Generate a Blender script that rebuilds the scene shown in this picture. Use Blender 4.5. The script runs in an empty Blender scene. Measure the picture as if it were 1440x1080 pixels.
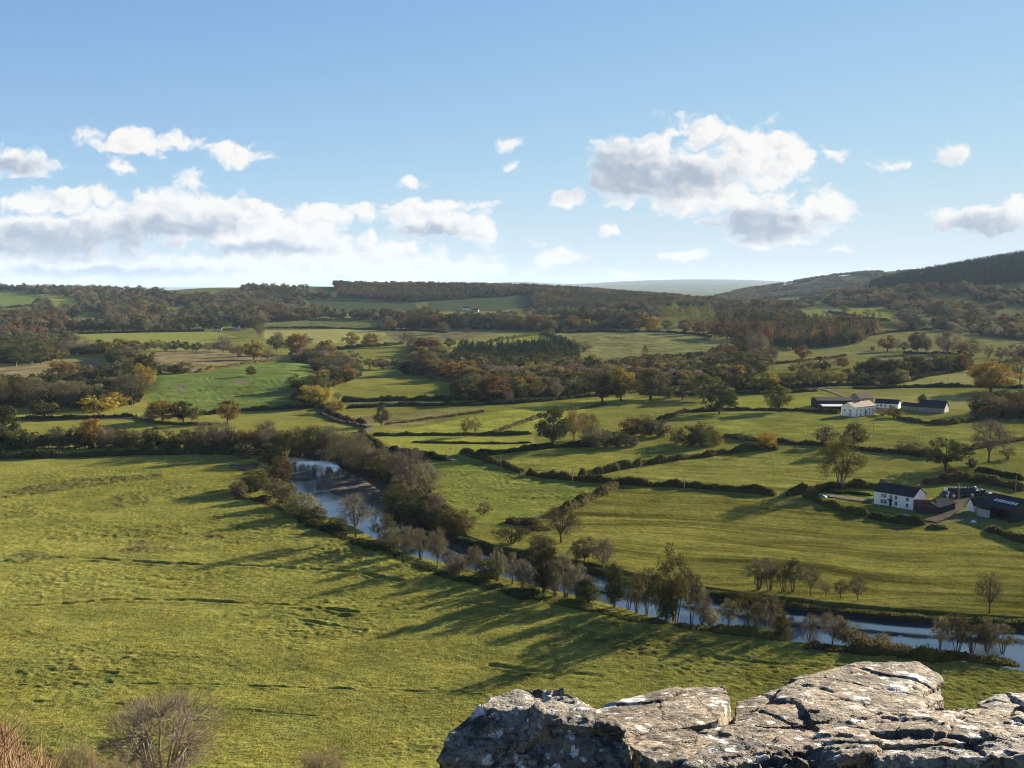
import bpy, bmesh, math, random
import numpy as np
from mathutils import Vector, Matrix
R = math.radians
rng = np.random.default_rng(7)
random.seed(7)
sc = bpy.context.scene
col = sc.collection
# ------------------------------------------------------------------ camera
CAMZ = 80.0; F = 1400.0; HZ = 410.0; SC = 1.6
PITCH = math.atan((540 - HZ) / F)
cam = bpy.data.cameras.new('camera'); cam.lens = 35.0; cam.sensor_width = 36.0
cam.clip_start = 0.05; cam.clip_end = 90000
camo = bpy.data.objects.new('camera', cam); col.objects.link(camo)
camo.location = (0, 0, CAMZ); camo.rotation_euler = (math.pi/2 - PITCH, 0, 0)
sc.camera = camo
CP, SP = math.cos(PITCH), math.sin(PITCH)
def ray(px, py):
    a = (np.asarray(px, float) - 720) / F; b = (540 - np.asarray(py, float)) / F
    return np.stack([a, CP + b * SP, -SP + b * CP], -1)
# ------------------------------------------------------------------ noise
_P = np.random.default_rng(3).permutation(4096)
def _h(ix, iy, s): return _P[(_P[(ix + s * 131) & 4095] + iy) & 4095] / 4095.0
def vnoise(x, y, s=0):
    ix = np.floor(x).astype(np.int64); iy = np.floor(y).astype(np.int64)
    fx = x - ix; fy = y - iy
    fx = fx*fx*fx*(fx*(fx*6-15)+10); fy = fy*fy*fy*(fy*(fy*6-15)+10)
    a = _h(ix, iy, s); b = _h(ix+1, iy, s); c = _h(ix, iy+1, s); d = _h(ix+1, iy+1, s)
    return (a*(1-fx)+b*fx)*(1-fy) + (c*(1-fx)+d*fx)*fy
def fbm(x, y, o=4, s=0, g=0.5):
    t = 0; a = 1; n = 0
    for i in range(o):
        t = t + a * vnoise(x*2**i + i*17.3, y*2**i - i*9.1, s+i); n += a; a *= g
    return t / n - 0.5
# ------------------------------------------------------------------ terrain (units of 1.6 m)
US = np.array([-800,-100,0,150,230,300,450,600,720,800,900,980,1030,1060,1100,1140,1180,1220,1300,1440,1700,2400.])
def rows(d): return np.interp(US, list(d.keys()), list(d.values()))
YK = np.array([0,250,420,600,700,900,1100,1250,1400,1550,1700,1900,2100,2600,3200,4500,9000,19000,22000,27000.])
def zr(row, Y): return 50 - (row - HZ) / 1400 * Y
Z = {}
Z[0] = Z[250] = Z[420] = Z[600] = Z[700] = 0*US
Z[900] = 0*US + 2; Z[1100] = 0*US + 7
Z[1250] = zr(rows({0:453,1100:453,1200:450,1440:446,1700:440}), 1250)
Z[1400] = zr(rows({0:443,1100:444,1200:438,1300:433,1440:428,1700:420}), 1400)
Z[1550] = zr(rows({-800:430,0:434,450:437,1100:437,1200:430,1300:421,1440:412,1700:400}), 1550)
Z[1700] = zr(rows({-800:420,0:426,450:429,900:432,1100:431,1200:420,1300:406,1440:391,1700:372}), 1700)
Z[1900] = zr(rows({-800:410,0:416,450:416,800:417,980:425,1060:427,1140:422,1180:415,1220:406,1300:387,1440:363,1700:345,2400:330}), 1900)
Z[2100] = zr(rows({-800:402,0:407,150:409,230:408,300:404,450:402,600:403,720:405,800:409,900:418,980:424,1060:425,1140:420,1180:414,1220:405,1300:388,1440:363,1700:345,2400:330}), 2100)
Z[2600] = Z[2100] - np.interp(US, [800,980,1140,1220,1300], [14,2,2,14,24])
Z[3200] = np.where(US < 950, 35, zr(rows({950:420,980:417,1030:412,1060:405,1100:400,1140:391,1180:386,1260:381,1350:378,1440:376,2400:370}), 3200))
Z[4500] = 0*US + 22
Z[9000] = 0*US + 40
Z[19000] = zr(rows({0:414,640:407,700:396,740:394,780:397,815:402,850:399,900:394,960:392,1050:393,1100:396,1500:398}), 19000)
Z[22000] = 0*US + 150; Z[27000] = 0*US + 60
ZT = np.array([Z[int(k)] for k in YK])
UG = np.arange(-800, 2401, 10.0)
SG = np.linspace(0, math.log(1 + 27000/300), 460)
YG = 300*(np.exp(SG) - 1)
tmp = np.array([np.interp(UG, US, r) for r in ZT])
TG = np.array([np.interp(YG, YK, tmp[:, j]) for j in range(len(UG))]).T
for _ in range(5):
    TG[:, 1:-1] = (TG[:, :-2] + 2*TG[:, 1:-1] + TG[:, 2:]) / 4
for _ in range(6):
    TG[1:-1] = (TG[:-2] + 2*TG[1:-1] + TG[2:]) / 4
def sstep(a, b, x):
    t = np.clip((x - a) / (b - a), 0, 1); return t*t*(3-2*t)
def Hbase(x, y):
    x = np.asarray(x, float); y = np.asarray(y, float)
    X = x/SC; Y = np.maximum(y/SC, 1.0)
    u = np.clip(720 + 1400*X/Y, -800, 2399.9)
    s = np.clip(np.log(1 + Y/300)/SG[1], 0, len(SG) - 1.001)
    ui = (u + 800)/10; i = ui.astype(int); fi = ui - i; j = s.astype(int); fj = s - j
    i = np.clip(i, 0, len(UG)-2); j = np.clip(j, 0, len(SG)-2)
    z = (TG[j, i]*(1-fi) + TG[j, i+1]*fi)*(1-fj) + (TG[j+1, i]*(1-fi) + TG[j+1, i+1]*fi)*fj
    # steep terraced bank on the left, and gentle swells of the valley floor
    bank = 5.0*sstep(440, 540, Y)*(1 - sstep(620, 900, Y))*sstep(120, 230, u)*(1 - sstep(400, 480, u))
    k = sstep(225, 330, Y)*sstep(380, 700, u + 260)
    sw = fbm(X/110, Y/110, 2, 5)*3.2*k + fbm(X/34+5, Y/34, 2, 9)*1.0*k
    big = fbm(X/320, Y/320, 3, 21)*22*sstep(1000, 2200, Y)*(1 - 0.5*sstep(3500, 6000, Y))*(1-sstep(1700,2050,Y)*(1-sstep(2400,2800,Y))*.75)
    z = z + bank + sw + big*.6
    r = np.sqrt(x*x + y*y)/SC
    hill = np.interp(r, [0, 1.5, 3, 6, 19, 50, 80, 104], [48.95, 48.75, 47.9, 46.4, 36.5, 19, 6, 0])
    return np.maximum(z, 0*hill)*SC*sstep(90, 120, r) + hill*SC + np.minimum(z, 0)*SC*0
def at(px, py, Hf=None, far=30000):
    """ground point seen at a pixel of the photograph"""
    Hf = Hf or Hbase
    d = ray(px, py); d = d / d[1]
    t = np.concatenate([np.linspace(60, 800, 1500), np.geomspace(800, far, 2500)[1:]])
    p = np.outer(t, d); p[:, 2] += CAMZ
    c = p[:, 2] - Hf(p[:, 0], p[:, 1])
    k = np.nonzero(c <= 0)[0]
    if len(k):
        k = k[0]
        if k > 0:
            a = c[k-1]/(c[k-1]-c[k] + 1e-9); q = p[k-1]*(1-a) + p[k]*a
        else: q = p[k]
        return Vector((q[0], q[1], float(Hf(q[0], q[1]))))
    m = t > 1500; k = np.argmin(c[m]/t[m]); q = p[m][k]
    return Vector((q[0], q[1], float(Hf(q[0], q[1]))))
def atz(px, py, z):
    d = ray(px, py); t = (z - CAMZ)/d[2]; return np.array([d[0]*t, d[1]*t])
def P3(px, py, dist):
    d = ray(px, py); d = d/d[1]*dist; return Vector((d[0], d[1], CAMZ + d[2]))
# ------------------------------------------------------------------ river
WZ = -2.4
near = [(1620,968),(1500,947),(1440,934),(1340,916),(1290,908),(1180,899),(1110,890),(1040,882),(1000,877),(960,868),(900,853),(840,835),(760,816),(700,801),(660,791),(610,780),(575,771),(540,752),(500,733),(465,720),(435,708),(420,692),(414,675),(408,660),(396,652),(380,650)]
farb = [(1640,905),(1500,890),(1440,884),(1327,877),(1251,871),(1171,864),(1107,857),(1028,846),(982,839),(900,823),(830,806),(735,788),(677,776),(629,757),(600,742),(580,728),(566,712),(556,698),(545,685),(520,668),(490,660),(474,652),(468,644),(440,639),(400,641)]
rivpoly = np.array([atz(a, b, .9) for a, b in near] + [atz(a, b, WZ) for a, b in farb[::-1]])
def chaikin(p, closed=False, n=2):
    p = np.asarray(p, float)
    for _ in range(n):
        q = np.roll(p, -1, 0) if closed else p[1:]
        b = p if closed else p[:-1]
        o = np.empty((len(b)*2, p.shape[1])); o[0::2] = b*.75 + q*.25; o[1::2] = b*.25 + q*.75
        if not closed: o = np.vstack([p[:1], o, p[-1:]])
        p = o
    return p
rivpoly = chaikin(rivpoly, True, 1)
rivpoly = rivpoly + np.stack([fbm(rivpoly[:,1]/6, rivpoly[:,0]/6, 2, 31), fbm(rivpoly[:,0]/6, rivpoly[:,1]/6, 2, 33)], 1)*2.0
def inpoly(x, y, poly):
    ins = np.zeros(x.shape, bool); n = len(poly)
    for i in range(n):
        x1, y1 = poly[i]; x2, y2 = poly[(i+1) % n]
        if y1 == y2: continue
        ins ^= ((y1 > y) != (y2 > y)) & (x < (x2-x1)*(y-y1)/(y2-y1) + x1)
    return ins
def dline(x, y, pl, closed=False):
    d = np.full(x.shape, 1e9); n = len(pl)
    for i in range(n if closed else n-1):
        ax, ay = pl[i][0], pl[i][1]; bx, by = pl[(i+1) % n][0], pl[(i+1) % n][1]
        vx, vy = bx-ax, by-ay; L = vx*vx+vy*vy + 1e-9
        t = np.clip(((x-ax)*vx + (y-ay)*vy)/L, 0, 1)
        d = np.minimum(d, np.hypot(x-ax-t*vx, y-ay-t*vy))
    return d
def rivdist(x, y):
    d = np.full(x.shape, 99.0)
    lo = rivpoly.min(0) - 15; hi = rivpoly.max(0) + 15
    m = (x > lo[0]) & (x < hi[0]) & (y > lo[1]) & (y < hi[1])
    if m.any():
        dd = dline(x[m], y[m], rivpoly, True); ii = inpoly(x[m], y[m], rivpoly)
        d[m] = np.where(ii, -dd, dd)
    return d
def carve(z, d):
    return z - (z + 3.6)*(1 - sstep(-1.2, 2.6, d))
def Hc(x, y):
    x = np.atleast_1d(np.asarray(x, float)); y = np.atleast_1d(np.asarray(y, float))
    return carve(Hbase(x, y), rivdist(x, y))
def gz(x, y): return float(Hc(x, y)[0])
# ------------------------------------------------------------------ material helpers
def newmat(name):
    m = bpy.data.materials.new(name); m.use_nodes = True
    nt = m.node_tree; nt.nodes.clear(); return m, nt
def N(nt, t, **k):
    n = nt.nodes.new(t)
    for a, b in k.items():
        if a.startswith('i_'):
            key = a[2:]; n.inputs[int(key) if key.isdigit() else key.replace('_', ' ')].default_value = b
        else: setattr(n, a, b)
    return n
def L(nt, a, b): nt.links.new(a, b)
def rgba(c): return (c[0], c[1], c[2], 1)
def bumped(nt, h, strength, dist, normal=None):
    b = N(nt, 'ShaderNodeBump'); b.inputs['Strength'].default_value = strength; b.inputs['Distance'].default_value = dist
    L(nt, h, b.inputs['Height'])
    if normal: L(nt, normal, b.inputs['Normal'])
    return b.outputs['Normal']
def mixc(nt, f, a, b, mode='MIX'):
    n = N(nt, 'ShaderNodeMix', data_type='RGBA', blend_type=mode)
    for s, v in ((0, f), (6, a), (7, b)):
        if hasattr(v, 'is_output'): L(nt, v, n.inputs[s])
        elif s == 0: n.inputs[0].default_value = v
        else: n.inputs[s].default_value = rgba(v)
    return n.outputs[2]
def mth(nt, op, a, b=None, c=None, clamp=False):
    n = N(nt, 'ShaderNodeMath', operation=op, use_clamp=clamp)
    for i, v in enumerate((a, b, c)):
        if v is None: continue
        if hasattr(v, 'is_output'): L(nt, v, n.inputs[i])
        else: n.inputs[i].default_value = v
    return n.outputs[0]
def ramp(nt, v, a, b, c0=0.0, c1=1.0):
    n = N(nt, 'ShaderNodeMapRange', interpolation_type='SMOOTHSTEP'); L(nt, v, n.inputs[0])
    for i, q in enumerate((a, b, c0, c1)): n.inputs[1+i].default_value = q
    return n.outputs[0]
def noise(nt, vec, scale, detail=3, rough=.5, dist=0):
    n = N(nt, 'ShaderNodeTexNoise'); n.inputs['Scale'].default_value = scale; n.inputs['Detail'].default_value = detail
    n.inputs['Roughness'].default_value = rough; n.inputs['Distortion'].default_value = dist
    if vec: L(nt, vec, n.inputs['Vector'])
    return n.outputs[0]
def plain(name, c, rough=.7, var=.25, scale=1.5, spec=.3, bump=0.0):
    m, nt = newmat(name)
    tc = N(nt, 'ShaderNodeTexCoord').outputs['Object']
    n = noise(nt, tc, scale, 5, .6)
    cc = mixc(nt, ramp(nt, n, .3, .7), [v*(1-var) for v in c], [min(1, v*(1+var)) for v in c])
    p = N(nt, 'ShaderNodeBsdfPrincipled'); p.inputs['Roughness'].default_value = rough; p.inputs['Specular IOR Level'].default_value = spec
    L(nt, cc, p.inputs['Base Color'])
    if bump: L(nt, bumped(nt, n, .6, bump), p.inputs['Normal'])
    o = N(nt, 'ShaderNodeOutputMaterial'); L(nt, p.outputs[0], o.inputs[0]); return m
def leafmat(name, c1, c2, trans=.3, objvar=.25):
    m, nt = newmat(name)
    at_ = N(nt, 'ShaderNodeAttribute', attribute_name='tint')
    oi = N(nt, 'ShaderNodeObjectInfo')
    cc = mixc(nt, at_.outputs['Fac'], c1, c2)
    v = mth(nt, 'MULTIPLY_ADD', oi.outputs['Random'], objvar*2, 1-objvar)
    hs = N(nt, 'ShaderNodeHueSaturation'); L(nt, cc, hs.inputs['Color']); L(nt, v, hs.inputs['Value'])
    h2 = mth(nt, 'MULTIPLY_ADD', oi.outputs['Random'], .05, .475); L(nt, h2, hs.inputs['Hue'])
    d = N(nt, 'ShaderNodeBsdfDiffuse'); t = N(nt, 'ShaderNodeBsdfTranslucent'); mx = N(nt, 'ShaderNodeMixShader')
    mx.inputs[0].default_value = trans
    L(nt, hs.outputs[0], d.inputs[0]); L(nt, hs.outputs[0], t.inputs[0]); L(nt, d.outputs[0], mx.inputs[1]); L(nt, t.outputs[0], mx.inputs[2])
    o = N(nt, 'ShaderNodeOutputMaterial'); L(nt, mx.outputs[0], o.inputs[0]); return m
# ------------------------------------------------------------------ object helpers
def mesh_np(name, v, f4=None, f3=None, mats=(), tint=None, smooth=False, mi=None):
    me = bpy.data.meshes.new(name)
    v = np.asarray(v, np.float32); me.vertices.add(len(v)); me.vertices.foreach_set('co', v.ravel())
    loops = []; starts = []; tot = 0
    for f, k in ((f4, 4), (f3, 3)):
        if f is not None and len(f):
            f = np.asarray(f, np.int32); loops.append(f.ravel()); starts.append(tot + np.arange(len(f))*k); tot += f.size
    lo = np.concatenate(loops).astype(np.int32); st = np.concatenate(starts).astype(np.int32)
    me.loops.add(len(lo)); me.loops.foreach_set('vertex_index', lo)
    me.polygons.add(len(st)); me.polygons.foreach_set('loop_start', st)
    if mi is not None: me.polygons.foreach_set('material_index', np.asarray(mi, np.int32))
    me.polygons.foreach_set('use_smooth', np.full(len(st), smooth, bool))
    for m in mats: me.materials.append(m)
    if tint is not None:
        a = me.attributes.new('tint', 'FLOAT', 'POINT'); a.data.foreach_set('value', np.asarray(tint, np.float32))
    me.update(calc_edges=True); me.validate(); return me
def link(name, data, parent=None, loc=None, rot=None, scale=None):
    o = bpy.data.objects.new(name, data); col.objects.link(o)
    if parent: o.parent = parent
    if loc is not None: o.location = loc
    if rot is not None: o.rotation_euler = rot
    if scale is not None: o.scale = scale
    return o
def tag(o, label, cat, group=None, kind=None):
    o['label'] = label; o['category'] = cat
    if group: o['group'] = group
    if kind: o['kind'] = kind
    return o
def setmat(o, i, m):
    s = o.material_slots[i]; s.link = 'OBJECT'; s.material = m
ORD = ['first','second','third','fourth','fifth','sixth','seventh','eighth','ninth','tenth','eleventh','twelfth','thirteenth','fourteenth','fifteenth','sixteenth','seventeenth','eighteenth','nineteenth','twentieth','twenty-first','twenty-second','twenty-third','twenty-fourth','twenty-fifth','twenty-sixth','twenty-seventh','twenty-eighth','twenty-ninth','thirtieth']
# ------------------------------------------------------------------ tree prototypes (unit height, unit width)
def prisms(segs, n=5):
    V = []; Fq = []; b = 0
    for p0, p1, r0, r1 in segs:
        p0 = np.asarray(p0, float); p1 = np.asarray(p1, float); d = p1-p0; l = np.linalg.norm(d)
        if l < 1e-6: continue
        d /= l; a = np.cross(d, [0.3, 0.9, 0.1]); a /= np.linalg.norm(a) + 1e-9; c = np.cross(d, a)
        t = np.arange(n)*2*math.pi/n
        ring = np.outer(np.cos(t), a) + np.outer(np.sin(t), c)
        V.append(p0 + ring*r0); V.append(p1 + ring*r1)
        for i in range(n):
            j = (i+1) % n; Fq.append((b+i, b+j, b+n+j, b+n+i))
        b += 2*n
    return np.concatenate(V), np.array(Fq)
def unit(v): return v/(np.linalg.norm(v, axis=-1, keepdims=True)+1e-9)
def cards(cen, nrm, up, w, h, jit, g):
    """quads centred at cen, long axis 'up', facing nrm"""
    n = len(cen)
    t = unit(up - nrm*(up*nrm).sum(-1, keepdims=True)); s = np.cross(t, nrm)
    w = (w*g.uniform(1-jit, 1+jit, n))[:, None]/2; h = (h*g.uniform(1-jit, 1+jit, n))[:, None]/2
    v = np.stack([cen - s*w*.6 - t*h, cen + s*w - t*h*.2, cen + s*w*.5 + t*h, cen - s*w + t*h*.25], 1).reshape(-1, 3)
    f = np.arange(n*4).reshape(-1, 4); return v, f
KP = {  # envelope: centre z, rx, rz up, rz down ; clumps ; clump radius ; leaf size factor ; cards per clump ; twig cards per clump ; trunk fork z; trunk r
 'oak':   dict(cz=.50, rx=.5, zu=.50, zd=.40, n=54, rc=.115, k=1.0, leaf=110, twig=6, fork=.26, tr=.030, boughs=7),
 'round': dict(cz=.50, rx=.5, zu=.50, zd=.42, n=44, rc=.120, k=1.0, leaf=95, twig=14, fork=.18, tr=.024, boughs=7),
 'bare':  dict(cz=.56, rx=.5, zu=.44, zd=.34, n=70, rc=.105, k=.8, leaf=9, twig=42, fork=.22, tr=.020, boughs=8),
 'haze':  dict(cz=.52, rx=.5, zu=.48, zd=.40, n=60, rc=.115, k=.8, leaf=34, twig=52, fork=.18, tr=.020, boughs=8),
 'alder': dict(cz=.58, rx=.5, zu=.42, zd=.40, n=44, rc=.095, k=.9, leaf=42, twig=26, fork=.12, tr=.020, boughs=5),
 'bush':  dict(cz=.40, rx=.5, zu=.60, zd=.38, n=46, rc=.140, k=1.1, leaf=80, twig=45, fork=.05, tr=.022, boughs=7),
 'ivy':   dict(cz=.42, rx=.36, zu=.56, zd=.40, n=50, rc=.120, k=1.0, leaf=95, twig=4, fork=.3, tr=.05, boughs=4),
}
def env_r(ang, ph, g0):
    return 1 + .13*np.sin(2*ang+ph[0]) + .10*np.sin(3*ang+ph[1]) + .07*np.sin(5*ang+ph[2])
def broadleaf(kind, seed, lod):
    p = KP[kind]; g = np.random.default_rng(seed*97 + len(kind))
    ph = g.uniform(0, 6.28, 6)
    nA = p['n']; n = int(nA*{'A':1.0,'B':.7,'C':.32}[lod]); q = {'A':1.0,'B':.46,'C':.42}[lod]; ls = {'A':.027,'B':.047,'C':.085}[lod]*p['k']
    rcs = p['rc']*{'A':1,'B':1.12,'C':1.55}[lod]
    C = []; tries = 0
    while len(C) < n and tries < 8000:
        tries += 1
        a = g.uniform(0, 6.283); cz = g.uniform(-1, 1); rr = g.uniform(.25, 1)**.45
        s = math.sqrt(1-cz*cz); e = float(env_r(a, ph, g))*(1 + .09*math.sin(4*cz+ph[3]))
        pos = np.array([math.cos(a)*s*p['rx']*e*rr, math.sin(a)*s*p['rx']*e*rr, 0])*.86
        pos[2] = p['cz'] + cz*rr*(p['zu'] if cz > 0 else p['zd'])*.88*(.9+.1*e)
        if any(np.linalg.norm(pos-c) < rcs*.85*(1 - .5*tries/8000) for c in C): continue
        C.append(pos)
    C = np.array(C)
    # limbs
    segs = []; fork = np.array([g.normal(0, .02), g.normal(0, .02), p['fork']])
    multi = kind in ('alder', 'bush', 'fg', 'fs') or (kind == 'haze' and seed % 2)
    nb = p['boughs']; ba = np.arange(nb)*6.283/nb + g.uniform(0, .7, nb)
    B = np.stack([np.cos(ba)*.22*g.uniform(.6, 1.3, nb), np.sin(ba)*.22*g.uniform(.6, 1.3, nb), p['cz'] + g.uniform(-.08, .16, nb)], 1); B[0] = [0, 0, p['cz']+.22]
    tr = p['tr']
    if multi:
        for b in B:
            r0 = np.array([b[0]*.22, b[1]*.22, 0]); m = (r0+b)/2 + g.normal(0, .02, 3)
            segs += [(r0, m, tr*.8, tr*.6), (m, b, tr*.6, tr*.4)]
    else:
        segs += [((0,0,-.02), (0,0,.04), tr*1.7, tr*1.15), ((0,0,.04), fork, tr*1.15, tr*.95)]
        for b in B:
            m = (fork+b)/2 + np.array([0,0,-.02]) + g.normal(0, .02, 3)
            segs += [(fork, m, tr*.62, tr*.5), (m, b, tr*.5, tr*.36)]
    if lod != 'C':
        for c in C:
            b = B[np.argmin(((B-c)**2).sum(1))]; m = (b+c)/2 + g.normal(0, .02, 3)
            segs += [(b, m, tr*.30, tr*.2), (m, c, tr*.2, tr*.09)]
            if lod == 'A' and kind in ('bare', 'haze', 'alder', 'bush', 'fg', 'fs'):
                for _ in range(4):
                    e = c + unit(g.normal(0, 1, 3) + unit(c-b)*1.2 + [0,0,.5])*rcs*1.1
                    segs.append((m, (m+e)/2+g.normal(0,.01,3), tr*.13, tr*.09)); segs.append(((m+e)/2, e, tr*.09, tr*.045))
    tv, tf = prisms(segs, 5 if lod == 'A' else 4 if lod == 'B' else 3)
    # foliage
    VV = []; FF = []; TT = []; b0 = 0
    out = unit(C - np.array([0, 0, p['cz']-.1]))
    ct = g.uniform(0, 1, len(C))
    for kind2, per in (('leaf', p['leaf']*q), ('twig', p['twig']*(1.0 if lod == 'A' else .42 if lod == 'B' else .4))):
        per = int(round(per))
        if per < 1: continue
        idx = np.repeat(np.arange(len(C)), per); m = len(idx)
        off = unit(g.normal(0, 1, (m, 3)))*(g.uniform(.2, 1, (m, 1))**.5)*rcs*g.uniform(.75, 1.3, len(C))[idx][:, None]
        off[:, 2] *= .78
        cen = C[idx] + off
        cen[:, 2] = np.maximum(cen[:, 2], .015)
        if kind2 == 'leaf':
            nr = unit(unit(off)*.9 + out[idx]*.5 + g.normal(0, .6, (m, 3)))
            v, f = cards(cen, nr, g.normal(0, 1, (m, 3)), ls, ls*1.1, .4, g)
            tt = np.clip(ct[idx]*.55 + g.uniform(0, .45, m), 0, 1)
        else:
            d = unit(unit(off)*.5 + out[idx]*.8 + np.array([0,0,.35]) + g.normal(0, .45, (m, 3)))
            nr = unit(np.cross(d, g.normal(0, 1, (m, 3))))
            w = {'A':.0036,'B':.010,'C':.022}[lod]
            v, f = cards(cen, nr, d, w, {'A':.085,'B':.095,'C':.13}[lod], .35, g)
            tt = np.clip(.25 + ct[idx]*.5 + g.uniform(-.2, .2, m), 0, 1)
        VV.append(v); FF.append(f+b0); TT.append(np.repeat(tt, 4)); b0 += len(v)
    return (tv, tf), (np.concatenate(VV), np.concatenate(FF), np.concatenate(TT))
def conifer(kind, seed, lod):
    g = np.random.default_rng(seed*131+5)
    n = {'A':2600,'B':900,'C':220}[lod]; sz = {'A':.6,'B':1.0,'C':2.0}[lod]
    if kind == 'cypress':
        z = g.uniform(.02, 1, n); rr = .5*np.sin(np.clip(z*1.15+.1, 0, 1)**.7*math.pi)**.6*np.where(z > .85, (1-z)/.15, 1)
    elif kind == 'larch':
        z = g.uniform(.10, 1, n)**.9; rr = .5*(1-z)**.75*(1+.25*np.sin(z*40+seed)) + .02
    elif kind == 'poplar':
        z = g.uniform(.06, 1, n); rr = .46*np.sin(np.clip(z, 0, 1)**.8*math.pi)**.55*(1+.2*np.sin(z*23+seed)) + .02
    else:
        z = 1-g.uniform(0, 1, n)**.62*.97; rr = .5*(1-z)**.85*(1+.22*np.sin(z*55+seed)) + .012
    a = g.uniform(0, 6.283, n); fr = g.uniform(.35, 1, n)**.5
    rad = rr*fr*(1+.15*np.sin(3*a+seed))
    cen = np.stack([np.cos(a)*rad, np.sin(a)*rad, z - (.05*fr if kind == 'spruce' else 0)], 1)
    cen[:, 2] = np.maximum(cen[:, 2], .02)
    rd = np.stack([np.cos(a), np.sin(a), np.full(n, -.45 if kind == 'spruce' else .9 if kind in ('poplar', 'cypress') else .1)], 1)
    d = unit(rd + g.normal(0, .25, (n, 3))); nr = unit(np.array([0,0,1.0]) + rd*.5 + g.normal(0, .45, (n, 3)))
    v, f = cards(cen, nr, d, .030*sz, .085*sz**.7, .4, g)
    t = np.repeat(np.clip(g.uniform(0, 1, n)*.6+.4*np.sin(z*17+a*2)**2, 0, 1), 4)
    tv, tf = prisms([((0,0,-.02), (0,0,.5), .02, .014), ((0,0,.5), (0,0,.97), .014, .003)], 5 if lod == 'A' else 3)
    return (tv, tf), (v, f, t)
BARK = plain('bark', (.075, .062, .048), .9, .35, 8, .1)
BARK_LIT = plain('sunlit_bark', (.17, .15, .12), .9, .3, 8, .1)  # sunlit look of bare limbs put into the bark colour
LEAF = {
 'russet': leafmat('russet_leaves', (.062,.038,.014), (.155,.094,.030)),
 'ochre':  leafmat('ochre_leaves', (.095,.066,.015), (.205,.140,.030)),
 'gold':   leafmat('golden_leaves', (.15,.10,.018), (.27,.185,.035)),
 'olive':  leafmat('olive_leaves', (.040,.043,.013), (.105,.100,.027)),
 'dark':   leafmat('dark_green_leaves', (.022,.028,.011), (.052,.056,.019)),
 'brown':  leafmat('brown_leaves', (.038,.034,.015), (.102,.082,.034)),
 'grey':   leafmat('grey_twigs', (.062,.054,.038), (.140,.122,.086)),
 'greyolive': leafmat('grey_olive_twigs', (.060,.056,.030), (.135,.122,.066)),
 'pink':   leafmat('pinkish_twigs', (.095,.072,.054), (.165,.125,.092)),
 'lime':   leafmat('yellow_green_leaves', (.088,.094,.020), (.185,.180,.045)),
 'pale':   leafmat('pale_green_leaves', (.095,.090,.034), (.165,.150,.062)),
 'spruce': leafmat('spruce_needles', (.010,.020,.012), (.024,.036,.019), .12),
 'larch':  leafmat('larch_needles', (.070,.044,.016), (.145,.092,.032), .2),
}
CACHE = {}
def proto(shape, seed, lod):
    k = (shape, seed, lod)
    if k not in CACHE:
        (tv, tf), (cv, cf, ct) = (broadleaf if shape in KP else conifer)(shape, seed, lod)
        if shape in KP:  # fit the crown to its unit box
            w = np.percentile(np.abs(cv[:, :2]), 98.5); cv[:, :2] *= .5/w; tv[:, :2] *= np.minimum(1, .5/w)
            top = np.percentile(cv[:, 2], 99.7); cv[:, 2] /= top; tv[:, 2] /= top
        T = mesh_np('trunk', tv, tf, mats=[BARK], tint=np.zeros(len(tv)))
        C = mesh_np('crown', cv, cf, mats=[LEAF['olive']], tint=ct)
        J = mesh_np('tree', np.concatenate([cv, tv]), np.concatenate([cf, tf+len(cv)]), mats=[LEAF['olive'], BARK],
                    tint=np.concatenate([ct, np.zeros(len(tv))]), mi=np.concatenate([np.zeros(len(cf)), np.ones(len(tf))]))
        CACHE[k] = (T, C, J)
    return CACHE[k]
NAME = {'oak':'oak_tree','round':'broadleaf_tree','bare':'bare_tree','haze':'bare_tree','alder':'alder_tree','bush':'bush','ivy':'ivy_clad_tree',
        'spruce':'spruce_tree','larch':'larch_tree','poplar':'poplar_tree','cypress':'cypress_tree'}
NSEED = {'A': 4, 'B': 5, 'C': 4}
tcount = [0]
def put_tree(x, y, z, h, w, shape, leaf, hpx, label, group=None, rz=None, bark=None):
    tcount[0] += 1; sd = tcount[0] % (NSEED['A' if hpx > 30 else 'B'])
    lod = 'A' if hpx > 30 else 'B'
    T, C, J = proto(shape, sd, lod)
    nm = NAME[shape]; rz = random.uniform(0, 6.28) if rz is None else rz
    cat = 'bush' if shape == 'bush' else 'tree'
    if hpx < 13:
        o = link(nm, J, None, (x, y, z), (0, 0, rz), (w, w, h)); setmat(o, 0, LEAF[leaf])
    else:
        o = link(nm, None, None, (x, y, z), (0, 0, rz), (w, w, h)); o.empty_display_size = .1
        t = link('trunk' if shape != 'bush' else 'stems', T, o); c = link('crown' if shape != 'bush' else 'foliage', C, o); setmat(c, 0, LEAF[leaf])
        if bark: setmat(t, 0, bark)
    tag(o, label, cat, group); return o
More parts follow.
